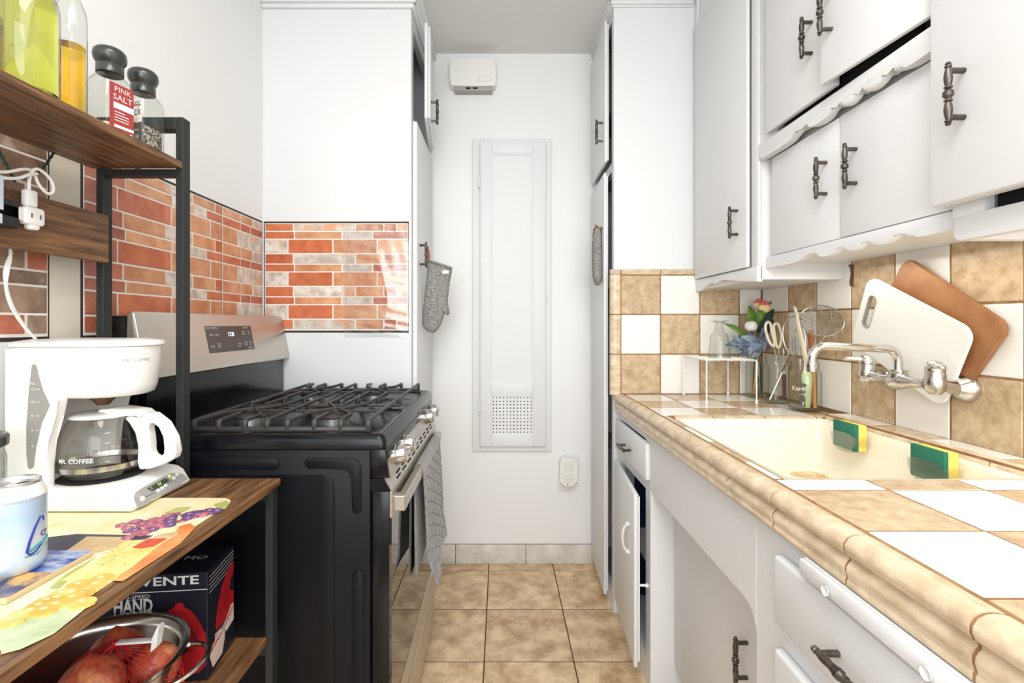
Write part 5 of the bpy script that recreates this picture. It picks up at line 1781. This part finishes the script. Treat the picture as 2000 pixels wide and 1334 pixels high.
for s in (0, math.pi):
    pts = []
    for k in range(30):
        t = k / 29
        base = Vector((-.848, .80, 1.488)).lerp(Vector((-.838, .842, 1.400)), t)
        a = t * 28 + s
        pts.append(base + Vector((.0016 * math.cos(a), .0014 * math.sin(a), 0)))
    gw.tube(pts, .0017, seg=6)
o = gw.obj('string_light_wire', GREENWIRE); tag(o, 'twisted dark green wire drooping under the upper shelf', 'wire')

# ================================================================== wire rack and glass mug
ZK = .8782
wr = thing('wire_rack', 'small white wire rack standing on the far counter under a glass mug', 'rack', (.80, 1.795, ZK))
wx0, wx1, wy0, wy1, wz = .713, .886, 1.690, 1.902, 1.029
b = MB()
b.tube([(wx0, wy0, wz), (wx1, wy0, wz), (wx1, wy1, wz), (wx0, wy1, wz)], .0028, seg=8, closed=True)
for k in range(1, 12):
    y = wy0 + (wy1 - wy0) * k / 12
    b.tube([(wx0, y, wz + .001), (wx1, y, wz + .001)], .0016, seg=6)
for k in (1, 2, 3):
    x = wx0 + (wx1 - wx0) * k / 4
    b.tube([(x, wy0, wz - .002), (x, wy1, wz - .002)], .0016, seg=6)
b.obj('wire_top', WPLAST, wr)
for x in (wx0, wx1):
    for y in (wy0, wy1):
        b = MB(); b.tube([(x, y, wz), (x, y, ZK + .012)], .0026, seg=8); b.lathe([(0, ZK + .0002), (.004, ZK + .0002), (.0052, ZK + .004), (.0042, ZK + .012), (.0026, ZK + .014)], c=(x, y, 0), seg=10)
        b.obj('leg', WPLAST, wr)
mz = wz + .0035
mg = thing('glass_mug', 'clear footed glass mug upside down on the white wire rack', 'mug', (.795, 1.775, mz))
b = MB()
b.lathe([(.037, mz), (.0385, mz + .001), (.036, mz + .02), (.0325, mz + .05), (.0305, mz + .075), (.026, mz + .086), (.016, mz + .093), (.0135, mz + .097), (.0165, mz + .100), (.0135, mz + .104), (.0165, mz + .107),
         (.0125, mz + .112), (.0120, mz + .124), (.020, mz + .130), (.0325, mz + .133), (.0325, mz + .1355), (0, mz + .137)], c=(.795, 1.775, 0), seg=36)
b.lathe([(.034, mz + .001), (.0325, mz + .012), (0, mz + .016)], c=(.795, 1.775, 0), seg=30)
b.obj('bowl', JGLASS, mg, smooth=50)
b = MB(); b.tube(smooth([(.795 + .029, 1.775, mz + .078), (.795 + .040, 1.770, mz + .082), (.795 + .053, 1.768, mz + .074), (.795 + .056, 1.767, mz + .056), (.795 + .050, 1.768, mz + .038), (.795 + .040, 1.770, mz + .030), (.795 + .034, 1.775, mz + .028)]), .0042, seg=10, flat=(1.2, .9))
b.obj('handle', JGLASS, mg, smooth=70)


# ================================================================== jars of utensils in the corner
def jar(cx, cy, r, h, label):
    t = thing('mason_jar', label, 'jar', (cx, cy, ZK))
    z = ZK
    b = MB()
    b.lathe([(0, z + .0006), (r * .86, z + .0006), (r * .97, z + .006), (r, z + .014), (r, z + h * .70), (r * .97, z + h * .77), (r * .86, z + h * .84), (r * .82, z + h * .865), (r * .86, z + h * .875), (r * .86, z + h * .895),
             (r * .82, z + h * .905), (r * .82, z + h * .925), (r * .86, z + h * .935), (r * .86, z + h * .95), (r * .82, z + h * .96), (r * .82, z + h * .99), (r * .85, z + h)], c=(cx, cy, 0), seg=36)
    b.lathe([(r * .95, z + .010), (r * .6, z + .006), (0, z + .0055)], c=(cx, cy, 0), seg=24)
    b.obj('glass', JGLASS, t, smooth=50)
    return t


J1, J2, J3 = (.978, 1.862), (.968, 1.715), (.972, 1.560)
jar(*J1, .040, .160, 'glass jar with the artificial flowers, farthest of three in the corner')
jar(*J2, .042, .168, 'glass jar with white loop-handled tongs, middle of three in the corner')
j3 = jar(*J3, .047, .158, 'glass jar with strainer and green brush, nearest of three in the corner')


def onjar(x, y, a0):
    r = .0474
    a = a0 + x / r
    return Vector((J3[0] + r * math.cos(a), J3[1] + r * math.sin(a), ZK + y))


aj = math.atan2(-J3[1], -J3[0]) - .15
b = MB(); b.text('Kerr', .020, lambda x, y: onjar(x, y + .074, aj - .25)); b.obj('lettering', LABEL_W, j3, smooth=0)
b = MB()
for poly in (ellipse(0, .086, .010, .006, 16), [(-.011, .060), (.006, .062), (.006, .068), (-.011, .066)], ellipse(-.002, .040, .0085, .016, 18), ellipse(-.001, .024, .0085, .007, 16)):
    b.poly([onjar(x, y, aj + .05) for x, y in poly])
b.obj('emblem', LABEL_K, j3, smooth=0)
b = MB(); b.poly([Vector((J3[0] + .0477 * math.cos(aj + .05 + x / .0474), J3[1] + .0477 * math.sin(aj + .05 + x / .0474), ZK + y)) for x, y in ((-.003, .022), (.001, .024), (.002, .034), (0, .034), (-.0005, .027))]); b.obj('emblem', LABEL_W, j3, smooth=0)
zb = ZK + .012


def leaf(b, base, tip, width, up=Vector((0, -.6, .8)), fold=.15, n=6):
    """broad leaf from base to tip with a folded midrib"""
    base, tip = Vector(base), Vector(tip)
    d = tip - base
    side = d.cross(up).normalized()
    nn = side.cross(d).normalized()
    rows = []
    for k in range(n + 1):
        t = k / n
        w_ = width * math.sin(math.pi * min(max(t, .02), .98)) ** .7
        c = base + d * t + nn * (.18 * d.length * math.sin(math.pi * t) * .5)
        rows.append([c - side * w_ + nn * (w_ * fold * 2), c + nn * 0, c + side * w_ + nn * (w_ * fold * 2)])
    V = [[b.bm.verts.new(p) for p in r] for r in rows]
    for A, B in zip(V, V[1:]):
        for i in range(2):
            b._f((A[i], A[i + 1], B[i + 1], B[i]))
    return b


def solid(o, t=.0008):
    m_ = o.modifiers.new('thick', 'SOLIDIFY'); m_.thickness = t; m_.offset = 0
    return o


fb = thing('flower_bunch', 'bunch of artificial flowers, pink tulips and blue leaves, in the corner jar', 'flowers', (J1[0], J1[1], zb))
Pq = lambda px, py, Y: at(px, py, Y)
stem0 = Vector((J1[0], J1[1], zb))
b = MB()
for (px, py, Y), off in (((1482, 605, 1.83), (-.005, 0)), ((1492, 612, 1.80), (.005, 0)), ((1467, 640, 1.80), (-.012, -.008)), ((1515, 616, 1.85), (.010, .005)), ((1450, 660, 1.80), (-.016, 0)), ((1490, 650, 1.82), (.012, -.006))):
    top_p = at(px, py, Y)
    mid = Vector((J1[0] + off[0] * .6, J1[1] + off[1], ZK + .15))
    b.tube([stem0 + Vector((off[0], off[1], 0)), mid, (mid + top_p) / 2 + Vector((0, 0, .006)), top_p], .0022, seg=6)
b.obj('stem', LEAF_D, fb)


def bud(c, r, lean):
    """tulip bud: cream at the base, pink towards the tip, petals overlapping"""
    o = None
    for k in range(4):
        a0 = k * math.pi / 2 + .3
        b = MB(); b.use(TULIP)
        M = Matrix.Translation(c) @ Matrix.Rotation(lean, 4, 'Y') @ Matrix.Rotation(a0, 4, 'Z')
        pr = [(.25, -1.25), (.75, -.95), (1.0, -.35), (.98, .2), (.80, .65), (.42, 1.0), (.12, 1.12)]
        V = []
        for rr, zz in pr:
            V.append([b.bm.verts.new(M @ Vector((r * rr * math.cos(t), r * rr * math.sin(t), r * zz))) for t in (-1.0, -.5, 0, .5, 1.0)])
        for q, (A, B) in enumerate(zip(V, V[1:])):
            b.use(TULIP if q < 3 else TULIP_P)
            for i in range(4):
                b._f((A[i], A[i + 1], B[i + 1], B[i]))
        o = solid(b.obj('petal', None, fb, smooth=80), .001)
    return o


bud(at(1482, 593, 1.84), .0165, -.15); bud(at(1493, 599, 1.80), .019, .12); bud(at(1516, 613, 1.86), .009, .4)
b = MB()
c = at(1467, 637, 1.79)
b.sphere(c, .0205, seg=20, rings=12, s=(1.08, 1, .92)); o = b.obj('blossom', PETAL_W, fb, smooth=80)
for k in range(7):
    b = MB(); a = k * .9
    M = Matrix.Translation(c) @ Matrix.Rotation(a, 4, 'Z')
    b.lathe([(.0195 * math.sin(t) * 1.08, -.0195 * math.cos(t)) for t in (.25, .7, 1.15, 1.57, 2.0, 2.5, 2.9)], M=M, seg=5, ang=(-.42, .42)); solid(b.obj('petal', PETAL_W, fb, smooth=80), .002)
for base, tip, wd, up in ((at(1464, 633, 1.79), at(1463, 597, 1.79), .019, Vector((.25, -1, .2))), (at(1462, 665, 1.78), at(1414, 632, 1.77), .013, Vector((0, -.8, .6))), (at(1476, 632, 1.80), at(1490, 605, 1.79), .014, Vector((-.3, -1, .3))),
                           (at(1480, 628, 1.81), at(1502, 590, 1.84), .010, Vector((.2, -1, .3))), (at(1500, 592, 1.86), at(1511, 592, 1.86), .006, Vector((0, -1, .3)))):
    b = MB(); leaf(b, base, tip, wd, up); solid(b.obj('leaf', LEAF, fb, smooth=80))
for base, tip, wd in ((at(1480, 650, 1.83), at(1511, 604, 1.84), .015), (at(1490, 655, 1.84), at(1522, 618, 1.86), .013)):
    b = MB(); leaf(b, base, tip, wd, Vector((-.2, -1, .2))); solid(b.obj('leaf', LEAF_D, fb, smooth=80))
rl = random.Random(11)
for k in range(36):
    a = rl.uniform(0, 2 * math.pi)
    px = 1458 + 52 * math.cos(a) * rl.uniform(.25, 1); py = 674 + 26 * math.sin(a) * rl.uniform(.2, 1)
    if px > 1508:
        px = 1500
    bs = at(1464 + rl.uniform(-20, 20), 674 + rl.uniform(-10, 10), 1.82)
    tp = at(px, py, rl.uniform(1.76, 1.84))
    d = tp - bs
    if d.length < .02:
        tp = bs + d.normalized() * .035
    b = MB(); leaf(b, bs, tp, rl.uniform(.012, .020), Vector((rl.uniform(-.6, .6), -1, rl.uniform(-.2, .9))), rl.uniform(.1, .5), 5)
    solid(b.obj('petal', PETAL_P if k % 5 == 0 else PETAL_B, fb, smooth=80))
for (px, py) in ((1488, 640), (1494, 655), (1485, 662), (1498, 668)):
    b = MB(); leaf(b, at(1478, 676, 1.80), at(px, py, 1.77), .020, Vector((.3, -1, .3)), .35, 5); solid(b.obj('petal', PETAL_B, fb, smooth=80))


def utensil(name, label, cat, base):
    return thing(name, label, cat, base)


# in jar 1: wooden handle seen through the glass
u = utensil('wooden_spoon', 'wooden spoon stick inside the flower jar', 'spoon', (J1[0] - .01, J1[1] - .012, zb))
b = MB(); b.tube([(J1[0] - .018, J1[1] - .010, zb), (J1[0] - .004, J1[1] - .016, ZK + .155), (J1[0] + .002, J1[1] - .017, ZK + .175)], [.0055, .0045, .005], seg=10); b.obj('shaft', WWOOD, u)

# in jar 2: loop-handled tongs, masher ring, dark handle
u = utensil('kitchen_shears', 'shears with two ivory loop handles standing in the middle jar', 'shears', (J2[0], J2[1], zb))
for pts in ([(1499, 629), (1495, 637), (1497, 652), (1503, 668), (1510, 676), (1513, 668), (1508, 650), (1505, 633)], [(1514, 632), (1511, 640), (1514, 660), (1517, 676), (1522, 678), (1526, 664), (1525, 648), (1520, 634)]):
    P3 = [at(px, py, 1.70) for px, py in pts]
    dense = []
    n = len(P3)
    for i in range(n):
        for s in range(3):
            t = s / 3
            p0, p1, p2, p3 = (P3[(i + q - 1) % n] for q in range(4))
            dense.append(.5 * ((2 * p1) + (p2 - p0) * t + (2 * p0 - 5 * p1 + 4 * p2 - p3) * t * t + (3 * p1 - p0 - 3 * p2 + p3) * t ** 3))
    b = MB(); b.tube(dense, .0046, seg=8, closed=True); b.obj('loop_handle', IVORY, u)
b = MB()
b.tube([at(1511, 676, 1.70), at(1517, 700, 1.70), at(1521, 730, 1.71), at(1523, 755, 1.72)], [.003, .0035, .004, .0015], seg=8, flat=(1.4, .6))
b.tube([at(1520, 678, 1.70), at(1521, 700, 1.70), at(1518, 730, 1.71), at(1515, 757, 1.72)], [.003, .0035, .004, .0015], seg=8, flat=(1.4, .6))
b.obj('blade', STEEL_P, u)
u = utensil('steel_ring_strainer', 'round steel wire ring utensil standing behind the ivory shears', 'strainer', (J2[0] + .01, J2[1] + .01, zb))
b = MB()
cR = at(1556, 658, 1.66)
b.tube([cR + Vector((.047 * math.cos(t), .012 * math.sin(t), .070 * math.sin(t))) for t in (2 * math.pi * k / 32 for k in range(32))], .0022, seg=8, closed=True); b.obj('ring', STEEL_P, u)
b = MB(); b.tube([cR + Vector((-.03, -.008, -.053)), (J2[0] + .016, J2[1] - .01, ZK + .11), (J2[0] - .022, J2[1] + .0, zb)], .0036, seg=8); b.obj('handle', STEEL_P, u)
u = utensil('peeler', 'utensil with maroon handle inside the middle jar', 'utensil', (J2[0] + .022, J2[1] + .0, zb))
b = MB(); b.tube([(J2[0] + .026, J2[1] - .006, zb), (J2[0] + .025, J2[1] - .004, ZK + .10)], [.006, .0075], seg=10); b.obj('handle', MAROON, u)
b = MB(); b.tube([(J2[0] + .025, J2[1] - .004, ZK + .101), (J2[0] + .024, J2[1] - .003, ZK + .19)], .0028, seg=8); b.obj('shaft', STEEL_P, u)

# in jar 3: spatula, spider strainer, spoon, brush
u = utensil('spatula', 'ivory plastic spatula standing in the nearest jar', 'spatula', (J3[0], J3[1], zb))
b = MB()
sp = [at(px, py, 1.545) for px, py in ((1553, 600), (1556, 615), (1560, 640), (1566, 665), (1571, 690), (1576, 712))]
b.tube(sp, [.0050, .0085, .0105, .012, .0125, .012], seg=10, flat=(1, .35)); b.obj('head', IVORY, u)
b = MB(); b.tube([at(1551, 598, 1.545), at(1552, 600, 1.545), at(1557, 625, 1.546), at(1563, 650, 1.546)], [.004, .0065, .0042, .003], seg=8, flat=(1, .5)); b.obj('edge', STEEL_P, u)
b = MB(); b.tube([at(1575, 705, 1.545), (J3[0] - .012, J3[1] - .006, zb)], [.006, .005], seg=8); b.obj('handle', IVORY, u)
u = utensil('spider_strainer', 'round wire skimmer with fine mesh sticking out of the nearest jar', 'strainer', (J3[0] + .01, J3[1], zb))
cS = at(1604, 626, 1.50)
ax1 = Vector((.036, -.050, -.004)); ax2 = Vector((.012, .022, .047))


def sk3(u_, v_, sag=.0):
    nn = ax1.cross(ax2).normalized()
    return cS + ax1 * u_ + ax2 * v_ + nn * (-.012 * max(0, 1 - u_ * u_ - v_ * v_)) * (1 if nn.z > 0 else -1)


ring = [sk3(math.cos(t), math.sin(t)) for t in (2 * math.pi * k / 40 for k in range(40))]
b = MB(); b.tube(ring, .0020, seg=8, closed=True); b.obj('ring', STEEL_P, u)
b = MB()
for k in range(-10, 11):
    v = k / 11
    wd = math.sqrt(1 - v * v)
    b.tube([sk3(wd * q / 6, v) for q in range(-6, 7)], .0007, seg=5)
for v in (-.45, 0, .45):
    wd = math.sqrt(1 - v * v)
    b.tube([sk3(v, wd * q / 6) for q in range(-6, 7)], .0010, seg=5)
b.obj('wire_mesh', STEEL_P, u)
b = MB(); b.tube([ring[28], at(1589, 680, 1.53), (J3[0] + .006, J3[1] - .004, ZK + .10), (J3[0] - .004, J3[1] + .01, zb)], .0022, seg=6); b.tube([ring[31], at(1592, 680, 1.53), (J3[0] + .010, J3[1] - .004, ZK + .10), (J3[0] + .0, J3[1] + .01, zb)], .0022, seg=6)
b.obj('handle', STEEL_P, u)
u = utensil('wooden_spoon', 'long wooden spoon leaning in the nearest jar against the tiles', 'spoon', (J3[0] + .02, J3[1] + .01, zb))
b = MB(); b.tube([(J3[0] + .020, J3[1] - .020, zb), (J3[0] + .030, J3[1] + .008, ZK + .165), (J3[0] + .034, J3[1] + .018, ZK + .20)], [.005, .006, .0065], seg=10); b.obj('shaft', WWOOD, u)
b = MB(); b.tube([(J3[0] + .034, J3[1] + .018, ZK + .2005), (J3[0] + .0385, J3[1] + .030, ZK + .255)], [.0075, .008], seg=10); b.obj('grip', OHAND, u)
u = utensil('bottle_brush', 'pale green bottle brush inside the nearest jar', 'brush', (J3[0] - .004, J3[1] - .014, zb))
b = MB(); b.lathe([(0, ZK + .012), (.010, ZK + .014), (.013, ZK + .06), (.017, ZK + .115), (.012, ZK + .126), (.005, ZK + .130), (.005, ZK + .150), (0, ZK + .152)], c=(J3[0] - .003, J3[1] - .016, 0), seg=16, sx=1.0, sy=.8); b.obj('bristles', GBRUSH, u)
u = utensil('whisk', 'dark wire whisk standing behind the wire skimmer', 'whisk', (J3[0] + .004, J3[1] + .022, zb))
b = MB()
wc = Vector((J3[0] + .004, J3[1] + .030, ZK + .215))
for k in range(5):
    a = math.pi * k / 5
    b.tube([wc + Vector((.026 * math.cos(a) * math.sin(t) ** .8, .016 * math.sin(a) * math.sin(t) ** .8, -.052 * math.cos(t))) for t in (math.pi * q / 14 for q in range(15))], .0012, seg=5)
    b.tube([wc + Vector((-.026 * math.cos(a) * math.sin(t) ** .8, -.016 * math.sin(a) * math.sin(t) ** .8, -.052 * math.cos(t))) for t in (math.pi * q / 14 for q in range(15))], .0012, seg=5)
b.obj('wire_balloon', STEEL_P, u)
b = MB(); b.tube([wc + Vector((0, 0, -.050)), (J3[0] + .004, J3[1] + .024, zb)], .0045, seg=8); b.obj('handle', STEEL_P, u)

# ================================================================== faucet on the wall
fa = thing('faucet', 'chrome wall-mounted bridge faucet over the sink with two levers', 'faucet', (1.03, 1.176, 1.01))
b = MB()
FXW, FZ = XR - .0062, 1.014
for y in (1.076, 1.276):
    M = Matrix.Translation((FXW, y, FZ)) @ Matrix.Rotation(-math.pi / 2, 4, 'Y')
    b = MB(); b.lathe([(0, 0.0002), (.031, .0002), (.032, .004), (.027, .016), (.019, .026), (.0165, .030), (0, .030)], M=M, seg=32); b.obj('flange', CHROME, fa, smooth=50)
b = MB()
BX, BZ = .958, 1.026
for y in (1.076, 1.276):
    b.tube([(FXW - .028, y, FZ), (FXW - .045, y, FZ + .004), (BX, y, BZ - .002)], [.0165, .0145, .0135], seg=14)
    b.lathe([(0, BZ - .026), (.011, BZ - .025), (.018, BZ - .017), (.0205, BZ - .002), (.0190, BZ + .014), (.0178, BZ + .024), (0, BZ + .024)], c=(BX, y, 0), seg=24)
# bridge with a bulge under the spout
ysq = [1.276 - .012, 1.262, 1.240, 1.215, 1.198, 1.176, 1.154, 1.137, 1.112, 1.090, 1.076 + .012]
b.tube([(BX, y, BZ - .004 - .004 * math.sin(math.pi * (y - 1.076) / .2)) for y in ysq], [.015, .0125, .0105, .0115, .0175, .0215, .0175, .0115, .0105, .0125, .015], seg=18)
b.lathe([(0, BZ - .02), (.018, BZ - .012), (.021, BZ + .002), (.0190, BZ + .012), (.020, BZ + .014), (.020, BZ + .019), (0, BZ + .019)], c=(BX, 1.176, 0), seg=26)
b.obj('body', STEEL_P, fa, smooth=60)
b = MB()
spx = [(BX, 1.176, BZ + .018), (BX, 1.176, BZ + .040)] + [(BX - .030 + .030 * math.cos(t), 1.176, BZ + .040 + .030 * math.sin(t)) for t in (.3, .6, .9, 1.2, 1.5)] + [(BX - .10, 1.178, BZ + .0725), (BX - .17, 1.180, BZ + .0755)] + \
    [(BX - .175 - .030 * math.sin(t), 1.181, BZ + .0455 + .030 * math.cos(t)) for t in (.25, .5, .75, 1.0, 1.25, 1.5)] + [(BX - .206, 1.181, BZ + .036)]
b.tube(spx, .0098, seg=16)
b.obj('spout', CHROME, fa, smooth=70)
b = MB(); b.lathe([(.0115, BZ + .014), (.0120, BZ + .016), (.0120, BZ + .036), (.0105, BZ + .038)], c=(BX - .206, 1.181, 0), seg=20); b.lathe([(0, BZ + .0145), (.0115, BZ + .0142)], c=(BX - .206, 1.181, 0), seg=20); b.obj('aerator', CHROME, fa)
for y, lev in ((1.276, True), (1.076, False)):
    b = MB(); b.lathe([(.0, BZ + .0245), (.0180, BZ + .0245), (.0190, BZ + .030), (.0175, BZ + .038), (.012, BZ + .046), (.005, BZ + .0485), (0, BZ + .049)], c=(BX, y, 0), seg=24)
    if lev:
        b.tube([(BX - .006, y, BZ + .036), (BX - .028, y + .012, BZ + .038), (BX - .046, y + .02, BZ + .037), (BX - .050, y + .022, BZ + .036)], [.010, .0095, .007, .003], seg=12, flat=(1.0, .7))
    else:
        b.tube([(BX - .004, y, BZ + .036), (BX - .012, y - .02, BZ + .038), (BX - .018, y - .038, BZ + .036), (BX - .019, y - .042, BZ + .035)], [.010, .010, .0075, .003], seg=12, flat=(1.0, .7))
    b.obj('lever', CHROME, fa, smooth=60)


# ================================================================== cutting boards leaning behind the faucet
def board(name, label, c, L, Wd, thick, ang, lean, m, hole, r):
    t = thing(name, label, 'cutting board', c)
    M = Matrix.Rotation(lean, 4, 'Y') @ Matrix.Rotation(ang, 4, 'X')

    def out_(hx, hy, rr, n=8):
        return rrect(-hx, hx, -hy, hy, rr, n)
    # local: u along Y (towards far), v along Z
    M2 = M
    ou = out_(L / 2, Wd / 2, r)
    if hole:
        inn = [(hole[0] + x, hole[1] + y) for x, y in out_(hole[2] / 2, hole[3] / 2, hole[2] / 2 - .0005)]
        b = MB(); b.ring_prism(ou, inn, -thick / 2, thick / 2, 'YZ', M=M2)
        bmesh.ops.recalc_face_normals(b.bm, faces=b.bm.faces[:])
        o = b.obj('board', m, t, local=True)
        md = o.modifiers.new('round', 'BEVEL'); md.width = .0018; md.segments = 2; md.limit_method = 'ANGLE'
        b = MB(); b.ring_prism([(hole[0] + x, hole[1] + y) for x, y in out_(hole[2] / 2 + .002, hole[3] / 2 + .002, hole[2] / 2 + .001)], inn, -thick / 2 - .0008, thick / 2 + .0008, 'YZ', M=M2)
        o = b.obj('slot_rim', GPLAST, t, local=True)
    else:
        b = MB(); b.prism(ou, -thick / 2, thick / 2, 'YZ', bev=.003, M=M2)
        b.obj('board', m, t, local=True)
    return t


board('cutting_board', 'bamboo cutting board leaning on the tiles behind the white board', (1.0165, 1.148, 1.155), .29, .20, .012, math.radians(36), math.radians(-3.5), BOARD_B, None, .022)
board('cutting_board', 'white plastic cutting board with slot handle leaning behind the faucet', (.9955, 1.203, 1.122), .305, .205, .009, math.radians(28), math.radians(-7), BOARD_W, (.118, .012, .026, .092), .03)


# ================================================================== sponges in clear holders stuck to the sink wall
def sponge(y0, zc, label, label2, tilt):
    wx = SX1 - .0155
    h = thing('sponge_holder', label2, 'holder', (wx, y0, zc - .03))
    M = Matrix.Translation((wx, y0, zc)) @ Matrix.Rotation(tilt, 4, 'Z')
    b = MB()
    cup = [(-.045, .012), (-.043, -.006), (-.034, -.022), (-.018, -.030), (.018, -.030), (.034, -.022), (.043, -.006), (.045, .012), (.030, .018), (0, .020), (-.030, .018)]
    b.prism([(x, z - .010) for x, z in cup], -.0425, -.0405, 'YZ', M=M)
    for (x0, z0), (x1, z1) in zip(cup[:8], cup[1:8]):
        b.poly([M @ Vector((-.0405, x0, z0 - .010)), M @ Vector((-.0405, x1, z1 - .010)), M @ Vector((.0, x1, z1 - .010)), M @ Vector((.0, x0, z0 - .010))])
    b.obj('cup', CLEAR, h, smooth=0)
    b = MB(); b.lathe([(0, 0), (.016, 0), (.012, -.005), (0, -.006)], M=M @ Matrix.Translation((-.003, 0, -.012)) @ Matrix.Rotation(math.pi / 2, 4, 'Y'), seg=20); b.obj('suction_cup', CLEAR, h)
    s = thing('sponge', label, 'sponge', (wx - .02, y0, zc - .03))
    b = MB(); b.box(-.0285, -.0065, -.040, .040, -.034, .034, bev=.003, M=M); b.obj('foam', SPY, s)
    b = MB(); b.box(-.0385, -.0287, -.041, .041, -.034, .035, bev=.0012, M=M); b.obj('scrub_pad', SPG, s)


sponge(1.285, .862, 'green and yellow sponge in the sink corner nearer the jars', 'clear suction holder of the sponge nearer the jars', 0)
sponge(1.035, .858, 'green and yellow sponge in the sink below the faucet', 'clear suction holder of the sponge below the faucet', 0)
